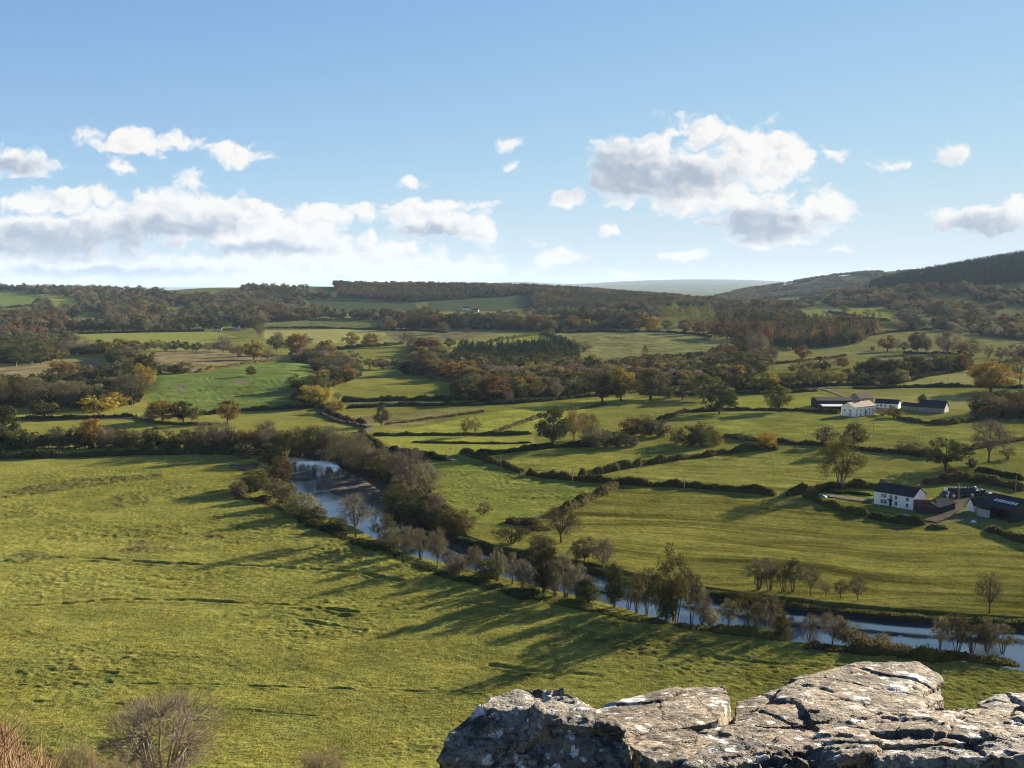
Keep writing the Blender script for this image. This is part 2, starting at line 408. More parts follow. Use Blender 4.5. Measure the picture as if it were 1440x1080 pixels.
# ------------------------------------------------------------------ hedges : a swept uneven core with leaf cards all over it
def hedge(pts, label, leaf='olive', h=2.6, w=2.6, name='hedge', cat='hedge', card=None, dens=1.0, world=False, group=None, gaps=(), rag=0.42):
    if not world: pts = [tuple(at(a, b))[:2] for a, b in pts]
    p = chaikin(np.array(pts)[:, :2], False, 2)
    s = np.concatenate([[0], np.cumsum(np.linalg.norm(np.diff(p, axis=0), axis=1))]); Lh = s[-1]
    dist = float(np.median(p[:, 1])); step = max(.5, dist/1400)
    n = max(4, int(Lh/step)); t = np.linspace(0, Lh, n)
    cx = np.interp(t, s, p[:, 0]); cy = np.interp(t, s, p[:, 1]); sd = (hash(label) if False else sum(map(ord, label))) % 97
    nx = -np.gradient(cy); ny = np.gradient(cx); l = np.hypot(nx, ny)+1e-9; nx /= l; ny /= l
    wob = fbm(t/7, t*0+sd, 2, 41)*w*.5; cx += nx*wob; cy += ny*wob
    hh = h*(1 + .55*fbm(t/5, t*0+sd, 3, 43) + .5*fbm(t/23, t*0+sd, 2, 47)); ww = w*(1+.7*fbm(t/6, t*0+sd, 3, 44))
    zz = Hbase(cx, cy)
    if rag: k_ = np.clip(1-.5*min(rag, 1) + 2.6*fbm(t/6.5, t*0+sd, 3, 57)*rag, .12, 1.6); hh *= k_; ww *= .55+.55*k_
    for a, b in gaps: hh = np.where((t > a*Lh) & (t < b*Lh), .15, hh)
    prof = [(-.5, -.25), (-.52, .35), (-.40, .78), (-.12, .97), (.15, .95), (.42, .75), (.52, .33), (.5, -.25)]
    V = np.zeros((n, 8, 3)); g = np.random.default_rng(sd)
    for k, (a, b) in enumerate(prof):
        ja = 1 + .30*fbm(t/1.7+k*7, t*0+sd+k, 2, 51); jb = 1 + .22*fbm(t/1.3+k*5, t*0+sd-k, 2, 53)
        V[:, k] = np.stack([cx + nx*a*ww*ja, cy + ny*a*ww*ja, zz + hh*b*jb], 1)
    tp = sstep(0, 1.5, t)*sstep(0, 1.5, Lh-t)
    V[:, :, 2] = zz[:, None] - .3 + (V[:, :, 2] - zz[:, None] + .3)*(.35+.65*tp)[:, None]
    f = []
    idx = np.arange(n*8).reshape(n, 8)
    for k in range(7): f.append(np.stack([idx[:-1, k], idx[1:, k], idx[1:, k+1], idx[:-1, k+1]], 1))
    cv = V.reshape(-1, 3); cf = np.concatenate(f); ct = np.clip(.25+.9*fbm(cv[:, 0]/3, cv[:, 1]/3+cv[:, 2], 2, 3)+.1, 0, 1)
    cs = card or max(.32, dist*.0011)
    m = int(min(26000, dens*Lh*(w+2*h)/(cs*cs)*.75))
    i = g.integers(0, n, m); k = g.integers(1, 6, m); u = g.uniform(0, 1, m)[:, None]
    q = V[i, k]*(1-u) + V[i, k+1]*u
    cen = q + g.normal(0, 1, (m, 3))*[.16*w, .16*w, .10*h]*.6; o = q - np.stack([cx[i], cy[i], zz[i]+h*.45], 1)
    cen[:, 2] += .03*h
    nr = unit(unit(o) + g.normal(0, .6, (m, 3)))
    v, ff = cards(cen, nr, g.normal(0, 1, (m, 3))+[0, 0, .6], cs, cs*1.2, .4, g)
    tt = np.repeat(np.clip(.45 + 1.0*fbm(cen[:, 0]/4, cen[:, 1]/4, 2, 8) + g.uniform(-.3, .3, m), 0, 1), 4)
    me = mesh_np(name, np.concatenate([cv, v]), np.concatenate([cf, ff+len(cv)]), mats=[LEAF[leaf]], tint=np.concatenate([ct, tt]))
    return tag(link(name, me), label, cat, group)
# ------------------------------------------------------------------ ground : one sheet, polar rows that get coarser with distance
th = np.concatenate([np.linspace(-math.pi, -R(33), 60)[:-1], np.linspace(-R(33), R(33), 820), np.linspace(R(33), math.pi, 60)[1:]])
rr = [0.3]; 
while rr[-1] < 42000:
    r = rr[-1]
    rr.append(r + (max(.5, .03*r) if r < 150 else min(max(.24, .8*r*r/(1400*80)), 22 if r < 5000 else 160)))
rr = np.array(rr)
TH, RR = np.meshgrid(th, rr)
gx = (np.sin(TH)*RR).ravel(); gy = (np.cos(TH)*RR).ravel()
gzv = Hbase(gx, gy)
rd = rivdist(gx, gy)
G1 = (.170,.171,.040); G2 = (.225,.235,.046); G3 = (.175,.145,.075); G4 = (.156,.154,.033); G5 = (.255,.245,.082); GT = (.112,.152,.040); GB = (.155,.180,.038); GD = (.055,.074,.034)
FIELDS = [  # polygon in the photograph, colour, stripes, roughness
 ([(600,652),(650,641),(735,668),(800,677),(868,682),(845,695),(780,725),(735,745),(690,742),(640,712)], GB, .25, .2),
 ([(868,683),(1090,698),(1300,740),(1460,775),(1460,890),(1250,866),(1100,852),(980,834),(830,795),(790,735),(840,700)], G4, .95, .35),
 ([(660,641),(780,628),(900,640),(1050,631),(980,643),(885,657),(815,670),(737,666)], (.178,.186,.038), .6, .25),
 ([(870,677),(815,672),(980,645),(1090,634),(1210,640),(1240,680),(1170,686),(1090,696)], (.185,.188,.042), .7, .25),
 ([(525,615),(750,612),(755,627),(640,641),(575,636)], G2, .1, .2),
 ([(545,606),(690,580),(850,560),(903,556),(840,572),(745,608),(620,611)], G2, 0, .6),
 ([(480,585),(690,572),(640,585),(545,603)], (.165,.148,.058), 0, .9),
 ([(745,608),(853,570),(960,575),(1040,570),(1130,577),(960,580),(900,600),(760,620)], G1, 0, .4),
 ([(960,580),(1130,578),(1260,588),(1320,600),(1440,605),(1440,640),(1280,635),(1147,625),(1090,620),(1000,600)], (.180,.190,.042), 0, .7),
 ([(205,578),(214,530),(280,524),(385,508),(440,510),(432,560),(400,573)], GT, .25, .6),
 ([(208,520),(215,495),(300,491),(400,502),(380,508),(280,523),(230,526)], G3, 0, 1),
 ([(110,470),(300,466),(335,475),(310,483),(150,486)], (.185,.200,.050), .1, .1),
 ([(368,463),(520,462),(545,470),(520,481),(440,483),(372,476)], G5, 0, .2),
 ([(0,517),(80,509),(145,504),(120,530),(50,533),(0,531)], G3, 0, 1),
 ([(30,590),(190,588),(300,590),(420,588),(480,600),(400,604),(200,606),(25,612)], G1, 0, .2),
 ([(-40,410),(0,409),(40,410),(60,415),(55,422),(20,433),(-40,436)], GT, 0, .3), ([(5,431),(35,431),(42,436),(5,441)], G2, 0, .2), ([(56,414),(108,419),(112,428),(75,431)], G2, 0, .2),
 ([(62,456),(100,449),(147,451),(142,457),(100,461)], G5, 0, .3), ([(205,408),(260,405),(330,402),(352,404),(300,411),(240,410)], (.12,.13,.05), 0, .4),
 ([(435,402),(472,404),(472,410),(433,409)], (.11,.13,.05), 0, .2), ([(600,424),(690,419),(748,414),(748,431),(690,438),(610,438)], GD, 0, .2), ([(425,420),(580,425),(600,438),(470,439)], GD, 0, .2),
 ([(375,457),(450,448),(540,452),(542,463),(375,464)], (.11,.118,.045), 0, .8),
 ([(540,466),(700,459),(722,466),(640,479),(560,482)], (.14,.130,.060), 0, .8), ([(640,486),(762,470),(800,466),(792,477),(680,493)], G2, 0, .4),
 ([(800,468),(960,470),(1020,480),(1000,495),(950,503),(880,507),(820,500)], (.175,.178,.064), .2, .9),
 ([(1125,437),(1180,432),(1268,437),(1250,450),(1130,446)], G2, 0, .2), ([(1085,497),(1240,470),(1310,465),(1450,480),(1450,502),(1350,500),(1200,506),(1090,522)], (.185,.184,.060), .2, .4),
 ([(1260,541),(1380,516),(1450,504),(1450,541)], G5, .1, .1), ([(1033,560),(1160,555),(1150,576),(1030,578)], G2, .1, .3), ([(1215,560),(1310,554),(1370,560),(1372,577),(1240,569)], G5, 0, .1),
 ([(1143,690),(1228,691),(1228,703),(1150,697)], GB, 0, 0), ([(1300,684),(1340,681),(1320,694),(1302,695)], GB, 0, 0),
 ([(1375,665),(1450,677),(1450,690),(1380,672)], G2, 0, .1), ([(1330,700),(1372,705),(1400,735),(1310,735),(1320,712)], (.11,.12,.05), 0, 1),
 ([(1080,412),(1150,405),(1172,403),(1168,410),(1100,416)], GT, 0, .2), ([(1140,399),(1190,391),(1200,393),(1150,402)], GT, 0, .2), ([(230,432),(262,430),(268,435),(235,437)], G2, 0, .2), ([(112,441),(140,439),(143,444),(115,446)], GT, 0, .2),
 ([(715,736),(757,730),(770,745),(730,752)], (.10,.066,.042), 0, 1),
]
cr = np.empty((len(gx), 3)); 
# a patchwork of plain pasture tones where no field is drawn
cell = fbm(gx/260, gy/260, 3, 61)[:, None]
cr[:] = np.array(G1)*(1+cell*.5) + np.array([.012,.002,.010])*cell
fy = gy; far = sstep(900, 2200, np.hypot(gx, gy))[:, None]
cr[:] = cr*(1-far) + far*np.array([.150,.155,.050])*(1+cell*.8)
stripe = np.zeros(len(gx)); rough = np.full(len(gx), .35)
for poly, c, st, ro in FIELDS:
    q = np.array([tuple(at(a, b))[:2] for a, b in poly]); lo = q.min(0); hi = q.max(0)
    m = np.nonzero((gx > lo[0]) & (gx < hi[0]) & (gy > lo[1]) & (gy < hi[1]))[0]
    ins = m[inpoly(gx[m], gy[m], q)]
    cr[ins] = c; stripe[ins] = st; rough[ins] = ro
# mown and ridged strips, worn brown streaks (a surface colour that belongs to the turf)
a1 = R(-17); ru = gx*math.cos(a1) + gy*math.sin(a1); rv = -gx*math.sin(a1) + gy*math.cos(a1)
rvw = rv + fbm(gx/60, gy/60, 2, 71)*26
s1 = fbm(ru/70, rvw/4.5, 3, 73, .6); s2 = fbm(ru/26, rvw/1.6, 2, 75)
sm = (s1*1.7 + s2*.7)*stripe
cr *= (1 + np.clip(sm, -.62, .5))[:, None]
br = np.clip((s1*1.6+.02), 0, 1)*stripe
cr = cr*(1-br[:, None]*.5) + np.array([.080,.062,.026])*br[:, None]*.5
rn = fbm(gx/14, gy/9, 4, 81, .6)*rough
cr *= (1 + np.clip(rn*1.6, -.5, .6))[:, None]
bw = np.clip(fbm(gx/30+9, gy/16, 4, 83)*3-.35, 0, 1)*rough
cr = cr*(1-bw[:, None]*.4) + np.array([.120,.096,.046])*bw[:, None]*.4
# near meadow: tussocks, ditches and rush beds
mead = (np.hypot(gx, gy) > 150) & (np.hypot(gx, gy) < 480)
tz = np.zeros(len(gx)); mx_, my_ = gx[mead], gy[mead]
# the turf lies in low swathes drawn out across the slope
t1 = fbm(mx_/3.4, my_/2.2, 3, 91, .6); t2 = fbm(mx_/1.25, my_/.85, 2, 93); t3 = fbm(mx_/17, my_/7, 2, 95)
dens = np.clip(.55 + 1.6*fbm(mx_/45, my_/30, 2, 96), .15, 1.2)
ts = np.clip(vnoise(mx_/1.5, my_/1.1, 191) - .80, 0, 1)*np.clip(.5+2.4*fbm(mx_/22, my_/14, 2, 192), .05, 1.4)
tz[mead] = (np.clip(t1+.05, -.15, 1)*.55 + t2*.55)*dens + t3*.45 + ts*.9
def line3(pts): return chaikin(np.array([tuple(at(a, b))[:2] for a, b in pts]), False, 2)
DITCH = [([(70,783),(150,787),(230,793),(330,795),(420,800),(490,803),(560,817)], .75, 1.5), ([(20,852),(100,849),(160,842),(280,845),(400,850),(500,862)], .55, 1.1), ([(420,872),(470,880),(510,888)], .5, 1.0),
         ([(0,965),(240,960),(480,968),(700,975)], .22, .5), ([(0,985),(200,990),(470,1008)], .18, .5), ([(620,845),(680,850),(740,868),(800,870)], .5, 1.2), ([(1000,925),(1120,935),(1250,940)], .4, 1.4), ([(690,935),(760,945),(840,950)], .5, 1.6)]
for pts, dp, wd in DITCH:
    d = dline(mx_, my_, line3(pts)) + 1.4*fbm(mx_/5, my_/5, 3, 97)
    brk = np.clip(.55+1.9*fbm(mx_/4, my_/4, 2, 98), 0, 1.3)
    tz[mead] -= dp*brk*(1-sstep(wd*.2, wd, np.abs(d))) ; tz[mead] += dp*.5*brk*(1-sstep(0, wd, np.abs(d-wd*1.2)))
RUSH = [([(0,690),(60,680),(110,672),(180,668),(235,664),(238,670),(180,680),(120,686),(60,696),(0,702)], (.050,.048,.022)), ([(165,766),(200,757),(250,765),(262,773),(215,780),(175,776)], (.085,.066,.034)), ([(280,755),(310,748),(340,757),(315,764),(285,762)], (.075,.052,.034)),
        ([(0,780),(40,772),(90,780),(70,790),(0,792)], (.060,.062,.024)), ([(150,700),(200,690),(215,708),(160,715)], (.100,.096,.030)), ([(700,945),(745,938),(790,950),(740,965),(705,958)], (.060,.052,.024)), ([(740,880),(900,870),(1000,900),(1100,910),(900,925),(770,915)], (.080,.082,.024))]
for poly, c in RUSH:
    q = np.array([tuple(at(a, b))[:2] for a, b in poly]); e = dline(mx_, my_, q, True); ins = inpoly(mx_, my_, q)
    f = np.clip((np.where(ins, e, -e) + 7*fbm(mx_/7, my_/7, 3, 99))/3, 0, 1)*np.clip(.6+1.5*fbm(mx_/3, my_/3, 2, 100), .25, 1)
    i = np.nonzero(mead)[0]; cr[i] = cr[i]*(1-.9*f[:, None]) + np.array(c)*.9*f[:, None]; tz[i] += f*np.clip(.4+1.2*fbm(mx_/1.4, my_/1.4, 2, 101), 0, 1)*.55
mb = fbm(mx_/40, my_/28, 4, 103, .6); mf = fbm(mx_/5, my_/3, 3, 104, .6); i = np.nonzero(mead)[0]
isl = (rd[i] > 0) & (my_ < np.interp(mx_, rivpoly[np.argsort(rivpoly[:, 0]), 0], rivpoly[np.argsort(rivpoly[:, 0]), 1]) + 400)
cr[i] *= (1 + mb*.45 + mf*.5)[:, None]; cr[i] += np.array([.016,.004,.004])*np.clip(mb+.1, 0, 1)[:, None]
tz *= sstep(.5, 5, rd)
tz *= np.where((np.abs(stripe) > .5) & mead, .35, 1)
ff = (np.hypot(gx, gy) >= 480) & (np.hypot(gx, gy) < 1400)
tz[ff] += fbm(gx[ff]/9, gy[ff]/6, 3, 107, .6)*.9*rough[ff]
# terracettes: little steps on the steep bank, worn scars
bq = np.array([tuple(at(a, b))[:2] for a, b in [(215,575),(218,540),(300,522),(385,510),(432,520),(425,560),(390,572)]])
bi = np.nonzero((gx > bq[:,0].min()) & (gx < bq[:,0].max()) & (gy > bq[:,1].min()) & (gy < bq[:,1].max()))[0]; bi = bi[inpoly(gx[bi], gy[bi], bq)]
tz[bi] += .22*np.sin((gy[bi]*.62 + gx[bi]*.9 + 16*fbm(gx[bi]/30, gy[bi]/30, 2, 111)))*np.clip(.5+2*fbm(gx[bi]/25, gy[bi]/25, 2, 112), 0, 1)
for sx_, sy_, sr in [(253,543,4.0),(256,550,3.0),(339,537,4.5)]:
    q = at(sx_, sy_); d = np.hypot(gx[bi]-q.x, (gy[bi]-q.y)*.45) + 4*fbm(gx[bi]/3, gy[bi]/3, 2, 113); f = (1-sstep(sr*.6, sr*1.5, d))[:, None]; cr[bi] = cr[bi]*(1-f) + np.array([.17,.135,.11])*f
gzv = carve(gzv + tz, rd)
# river banks: bare earth and coarse herbage
bk = (1 - sstep(.5, 3.6, rd))[:, None]; bn = fbm(gx/2, gy/2, 3, 121)[:, None]
cr = cr*(1-bk) + bk*(np.array([.050,.042,.024])*(1+bn*.9))
cr = np.clip(cr, .006, .5)
nr_, nt_ = RR.shape; idx = np.arange(nr_*nt_).reshape(nr_, nt_)
gf = np.stack([idx[:-1, :-1], idx[:-1, 1:], idx[1:, 1:], idx[1:, :-1]], -1).reshape(-1, 4)[:, ::-1]
gm, nt = newmat('turf')
ca = N(nt, 'ShaderNodeAttribute', attribute_name='col').outputs['Color']
tc = N(nt, 'ShaderNodeTexCoord').outputs['Object']
n1 = noise(nt, tc, 2.6, 4, .7); n2 = noise(nt, tc, .09, 5, .65); n3 = noise(nt, tc, .55, 4, .65)
c = mixc(nt, 1.0, ca, mixc(nt, ramp(nt, n1, .28, .72), (.45,.45,.45), (1.5,1.5,1.5)), 'MULTIPLY')
c = mixc(nt, 1.0, c, mixc(nt, ramp(nt, n2, .3, .7), (.86,.92,.95), (1.14,1.06,.95)), 'MULTIPLY')
c = mixc(nt, 1.0, c, mixc(nt, ramp(nt, n3, .3, .7), (.74,.76,.74), (1.24,1.22,1.2)), 'MULTIPLY')
d = N(nt, 'ShaderNodeBsdfDiffuse'); L(nt, c, d.inputs[0]); d.inputs['Roughness'].default_value = .6
hsum = mth(nt, 'MULTIPLY_ADD', n1, .55, mth(nt, 'MULTIPLY', n3, 1.0))
L(nt, bumped(nt, hsum, .9, .5), d.inputs['Normal'])
L(nt, d.outputs[0], N(nt, 'ShaderNodeOutputMaterial').inputs[0])
me = mesh_np('ground', np.stack([gx, gy, gzv], 1), gf, mats=[gm], smooth=True)
a = me.attributes.new('col', 'FLOAT_COLOR', 'POINT'); a.data.foreach_set('color', np.concatenate([cr, np.ones((len(cr), 1))], 1).astype(np.float32).ravel())
g = link('ground', me); g['kind'] = 'structure'
# ------------------------------------------------------------------ water
wm, nt = newmat('river_water'); tc = N(nt, 'ShaderNodeTexCoord').outputs['Object']
mp = N(nt, 'ShaderNodeMapping'); L(nt, tc, mp.inputs[0]); mp.inputs['Rotation'].default_value = (0, 0, R(-50)); mp.inputs['Scale'].default_value = (1, .35, 1)
w1 = noise(nt, mp.outputs[0], .9, 4, .6); w2 = noise(nt, tc, .07, 3, .5)
p = N(nt, 'ShaderNodeBsdfPrincipled'); p.inputs['IOR'].default_value = 1.75; p.inputs['Specular IOR Level'].default_value = .5
L(nt, mixc(nt, ramp(nt, w2, .35, .65), (.022,.034,.048), (.034,.046,.054)), p.inputs['Base Color'])
L(nt, ramp(nt, w2, .3, .7, .05, .18), p.inputs['Roughness'])
L(nt, bumped(nt, w1, ramp(nt, w2, .4, .62, .10, .45) if False else .28, .10), p.inputs['Normal'])
L(nt, p.outputs[0], N(nt, 'ShaderNodeOutputMaterial').inputs[0])
def sheet(name, poly, z, mat):
    bm = bmesh.new(); vs = [bm.verts.new((x, y, z)) for x, y in poly]; f = bm.faces.new(vs)
    bmesh.ops.triangulate(bm, faces=[f]); bmesh.ops.recalc_face_normals(bm, faces=bm.faces)
    if bm.faces and sum(ff.normal.z for ff in bm.faces) < 0: bmesh.ops.reverse_faces(bm, faces=bm.faces)
    me = bpy.data.meshes.new(name); bm.to_mesh(me); bm.free(); me.materials.append(mat); return link(name, me)
# the water sheet reaches a little into the banks
ctr = rivpoly
nrm = np.roll(ctr, -1, 0) - np.roll(ctr, 1, 0); nrm = unit(np.stack([nrm[:, 1], -nrm[:, 0]], 1))
tst = inpoly(ctr[:, 0]+nrm[:, 0]*.3, ctr[:, 1]+nrm[:, 1]*.3, ctr).mean(); sg = -1 if tst > .5 else 1
wat = sheet('river_water', ctr + nrm*sg*1.0, WZ, wm); wat['kind'] = 'structure'
# gravel bar on the inside of the bend and a floodwater pool in the meadow
gb = chaikin(np.array([atz(a, b, WZ) for a, b in [(452,688),(462,680),(480,674),(515,671),(560,671),(605,690),(590,708),(545,705),(510,697),(480,701),(462,696)]]), True, 2)
gd = plain('river_gravel', (.052,.043,.031), .9, .5, .9, .2, .12)
bx0, by0 = gb.min(0); bx1, by1 = gb.max(0); ux, uy = np.meshgrid(np.linspace(bx0-2, bx1+2, 90), np.linspace(by0-2, by1+2, 60)); fx_, fy_ = ux.ravel(), uy.ravel()
e = dline(fx_, fy_, gb, True); e = np.where(inpoly(fx_, fy_, gb), e, -e)
bz = WZ - .5 + .9*sstep(-1.5, 5, e) + .25*fbm(fx_/2, fy_/2, 3, 131)
ii = np.arange(90*60).reshape(60, 90); q = np.stack([ii[:-1, :-1], ii[:-1, 1:], ii[1:, 1:], ii[1:, :-1]], -1).reshape(-1, 4)
o = link('gravel_bar', mesh_np('gravel_bar', np.stack([fx_, fy_, bz], 1), q, mats=[gd], smooth=True)); o['kind'] = 'structure'
pm, nt = newmat('flood_pool'); p = N(nt, 'ShaderNodeBsdfPrincipled'); p.inputs['Base Color'].default_value = (.05,.055,.05,1); p.inputs['Roughness'].default_value = .12
L(nt, p.outputs[0], N(nt, 'ShaderNodeOutputMaterial').inputs[0])
pq = at(345, 656); pl = chaikin(np.array([tuple(at(a, b))[:2] for a, b in [(320,656),(335,661),(352,662),(366,654),(358,652),(340,656),(328,653)]]), True, 1)
o = sheet('pool_water', pl, pq.z + .45, pm); o['kind'] = 'structure'
# ------------------------------------------------------------------ roads
asph = plain('asphalt', (.060,.058,.056), .95, .2, .8, .0)
dirt = plain('stony_track', (.105,.092,.070), .95, .3, .5, .0)
def road(name, pts, w, mat, lift=.35):
    p = chaikin(np.array([tuple(at(a, b))[:2] for a, b in pts]), False, 3)
    nx = -np.gradient(p[:, 1]); ny = np.gradient(p[:, 0]); l = np.hypot(nx, ny); nx /= l; ny /= l
    V = []; 
    for s in (-.5, -.17, .17, .5):
        x = p[:, 0]+nx*s*w; y = p[:, 1]+ny*s*w; V.append(np.stack([x, y, Hbase(p[:, 0], p[:, 1]) + lift - abs(s)*.15], 1))
    V = np.stack(V, 1); n = len(p); ii = np.arange(n*4).reshape(n, 4)
    f = np.concatenate([np.stack([ii[:-1, k], ii[1:, k], ii[1:, k+1], ii[:-1, k+1]], 1) for k in range(3)])[:, ::-1]
    o = link(name, mesh_np(name, V.reshape(-1, 3), f, mats=[mat])); o['kind'] = 'structure'; return o
road('road', [(-60,592),(190,589),(337,579),(443,573),(480,569),(600,566.5),(687,566),(760,561),(840,553.5),(900,551),(1033,551.5),(1160,545.5),(1270,543.5),(1360,542.5),(1500,541)], 7, asph, .5)
road('lane', [(445,574),(452,580),(470,589),(495,594),(517,599),(521,603),(512,609),(505,613),(510,620),(523,630),(540,637),(560,641),(600,646),(640,648)], 4.5, dirt, .45)
road('farm_track', [(1130,696),(1165,697),(1200,703),(1226,705)], 5, dirt, .4)
road('farm_yard', [(1308,734),(1335,722),(1346,710),(1354,700)], 5, plain('yard_mud', (.062,.054,.042), .95, .35, .6, .0), .4)
road('farm_drive', [(1150,546),(1165,549),(1182,556),(1200,562)], 5, dirt, .5)
road('hill_lane', [(1175,434),(1158,436),(1163,440),(1190,443),(1230,449)], 7, dirt, 1.0)
# ------------------------------------------------------------------ sky, sun, air
SUN_AZ, SUN_EL = R(48), R(15)
w = bpy.data.worlds.new('World'); sc.world = w; w.use_nodes = True; nt = w.node_tree; nt.nodes.clear()
sky = N(nt, 'ShaderNodeTexSky', sky_type='NISHITA'); sky.sun_disc = False; sky.sun_elevation = SUN_EL; sky.sun_rotation = SUN_AZ
sky.altitude = 200; sky.air_density = .55; sky.dust_density = 0; sky.ozone_density = 3
tcw = N(nt, 'ShaderNodeTexCoord').outputs['Generated']
sx = N(nt, 'ShaderNodeSeparateXYZ'); L(nt, tcw, sx.inputs[0])
yy = mth(nt, 'MAXIMUM', sx.outputs[1], .05)
U = mth(nt, 'MULTIPLY_ADD', mth(nt, 'DIVIDE', sx.outputs[0], yy), 1400, 720)
V = mth(nt, 'MULTIPLY_ADD', mth(nt, 'DIVIDE', sx.outputs[2], yy), -1400, 410)
pc = N(nt, 'ShaderNodeCombineXYZ'); L(nt, U, pc.inputs[0]); L(nt, V, pc.inputs[1])
def noise2(vec, scale, detail, rough):
    n = N(nt, 'ShaderNodeTexNoise', noise_dimensions='2D'); n.inputs['Scale'].default_value = scale; n.inputs['Detail'].default_value = detail; n.inputs['Roughness'].default_value = rough; L(nt, vec, n.inputs['Vector']); return n
def cloudnoise(vec):
    a = noise2(vec, .013, 7, .6).outputs[0]
    v = N(nt, 'ShaderNodeTexVoronoi', voronoi_dimensions='2D', feature='F1'); v.inputs['Scale'].default_value = .026; v.inputs['Detail'].default_value = 2; v.inputs['Roughness'].default_value = .55; L(nt, vec, v.inputs['Vector'])
    return mth(nt, 'MULTIPLY_ADD', v.outputs['Distance'], -.55, mth(nt, 'MULTIPLY', a, 1.25))
wn = noise2(pc.outputs[0], .02, 3, .55)
def vm(op, a, b=None, c=None):
    n = N(nt, 'ShaderNodeVectorMath', operation=op)
    for i, v in enumerate((a, b, c)):
        if v is None: continue
        if hasattr(v, 'is_output'): L(nt, v, n.inputs[i])
        else: n.inputs[i].default_value = v
    return n
pw = vm('ADD', pc.outputs[0], vm('MULTIPLY_ADD', wn.outputs['Color'], (46, 34, 0), (-23, -17, 0)).outputs[0]).outputs[0]
st = vm('MULTIPLY', pw, (.85, 1.25, 0)).outputs[0]
cn = cloudnoise(st); cn2 = cloudnoise(vm('ADD', st, (10, -9, 0)).outputs[0])
BL = [  # clouds as clusters of puffs: centre, half width, half height, firmness
 (918,238,118,52,1),(965,208,84,50,1),(1000,240,110,50,1),(1048,222,84,50,1),(1098,228,44,40,1),(872,250,60,30,1),(1000,282,130,26,1),(1035,258,70,28,1),
 (1085,318,110,30,1),(1162,293,50,36,1),(1078,340,80,14,1),(1388,310,86,28,1),(1440,298,76,34,1),
 (1240,234,38,13,0.62),(1320,226,27,23,0.62),(795,282,38,17,0.62),(722,209,22,14,0.62),(725,238,13,11,0.42),(1158,214,27,16,0.42),(575,257,27,13,0.42),(272,256,27,19,0.62),(345,221,60,22,0.72),(190,203,112,23,0.72),(182,236,22,20,0.62),(34,228,78,29,0.72),(800,365,54,10,0.72),(868,384,58,10,0.72),(853,329,20,8,0.42),
 (300,298,330,12,.6),(480,344,280,10,.5),(540,292,190,12,.6),(80,330,230,52,.9),(95,284,100,26,1),(230,308,190,40,.9),(350,322,170,40,.9),(505,302,200,20,.8),(618,320,82,26,1),(675,326,34,22,1),(450,358,220,34,1),(300,380,300,28,1),(120,372,200,26,.9),(580,378,190,26,.9),(60,388,240,24,.9),(960,360,66,7,.6),(1180,350,42,7,.6)]
DK = [(880,250,110,42),(965,252,80,30),(1055,322,110,28),(1380,322,90,20),(70,342,240,30),(240,322,120,20),(600,328,64,14),(20,236,60,14),(330,352,150,12),(150,384,200,10)]  # darker cloud bodies, their shade painted into the sky colour
best = None
for cx, cy, rx, ry, k in BL:
    ln = vm('LENGTH', vm('MULTIPLY_ADD', pw, (1/rx, 1/ry, 0), (-cx/rx, -cy/ry, 0)).outputs[0]).outputs['Value']
    m = mth(nt, 'MULTIPLY_ADD', ln, -k, k)
    best = m if best is None else mth(nt, 'SMOOTH_MAX', best, m, .12)
dk = None
for cx, cy, rx, ry in DK:
    ln = vm('LENGTH', vm('MULTIPLY_ADD', pw, (1/rx, 1/ry, 0), (-cx/rx, -cy/ry, 0)).outputs[0]).outputs['Value']
    m = mth(nt, 'SUBTRACT', 1.35, ln); dk = m if dk is None else mth(nt, 'SMOOTH_MAX', dk, m, .15)
dn = mth(nt, 'ADD', mth(nt, 'MINIMUM', best, .6), mth(nt, 'MULTIPLY_ADD', cn, .85, -.29))
alpha = mth(nt, 'MULTIPLY', ramp(nt, dn, -.04, .33), ramp(nt, V, 410, 330, .72, 1.0))
relief = mth(nt, 'MULTIPLY', mth(nt, 'SUBTRACT', cn, cn2), .75)  # offset toward the sun paints lit and shaded relief into the clouds
thin = ramp(nt, dn, .05, .30, .35, 0.0)
shade = mth(nt, 'MULTIPLY_ADD', ramp(nt, mth(nt, 'MULTIPLY_ADD', cn, .35, dk), .05, 1.25), -.80, .90)
lit = mth(nt, 'ADD', mth(nt, 'ADD', shade, relief), thin, clamp=True)
ccol = mixc(nt, ramp(nt, lit, .0, 1.0), (1.55,1.80,2.2), (3.85,3.74,3.60))
hz = ramp(nt, V, 200, 420)
ss = N(nt, 'ShaderNodeSeparateColor'); L(nt, sky.outputs[0], ss.inputs[0]); skc = N(nt, 'ShaderNodeCombineColor')
for k, (kk, gg) in enumerate(((2.45, 3.0), (2.3, 3.12), (1.75, 3.3))):  # film-like shoulder on the sky's own radiance
    L(nt, mth(nt, 'MULTIPLY_ADD', mth(nt, 'POWER', math.e, mth(nt, 'MULTIPLY', ss.outputs[k], -1/kk)), -gg, gg), skc.inputs[k])
fin = mixc(nt, mth(nt, 'MULTIPLY', alpha, .95), skc.outputs[0], ccol)
bg = N(nt, 'ShaderNodeBackground'); bg.inputs['Strength'].default_value = .05; L(nt, fin, bg.inputs[0])
L(nt, bg.outputs[0], N(nt, 'ShaderNodeOutputWorld').inputs[0])
sun = bpy.data.lights.new('sun', 'SUN'); sun.energy = 5.0; sun.angle = R(.5); sun.color = (1, .87, .68)
so = link('sun', sun, None, (0, 0, 300)); dv = Vector((math.sin(SUN_AZ)*math.cos(SUN_EL), math.cos(SUN_AZ)*math.cos(SUN_EL), math.sin(SUN_EL)))
so.rotation_euler = dv.to_track_quat('Z', 'Y').to_euler()
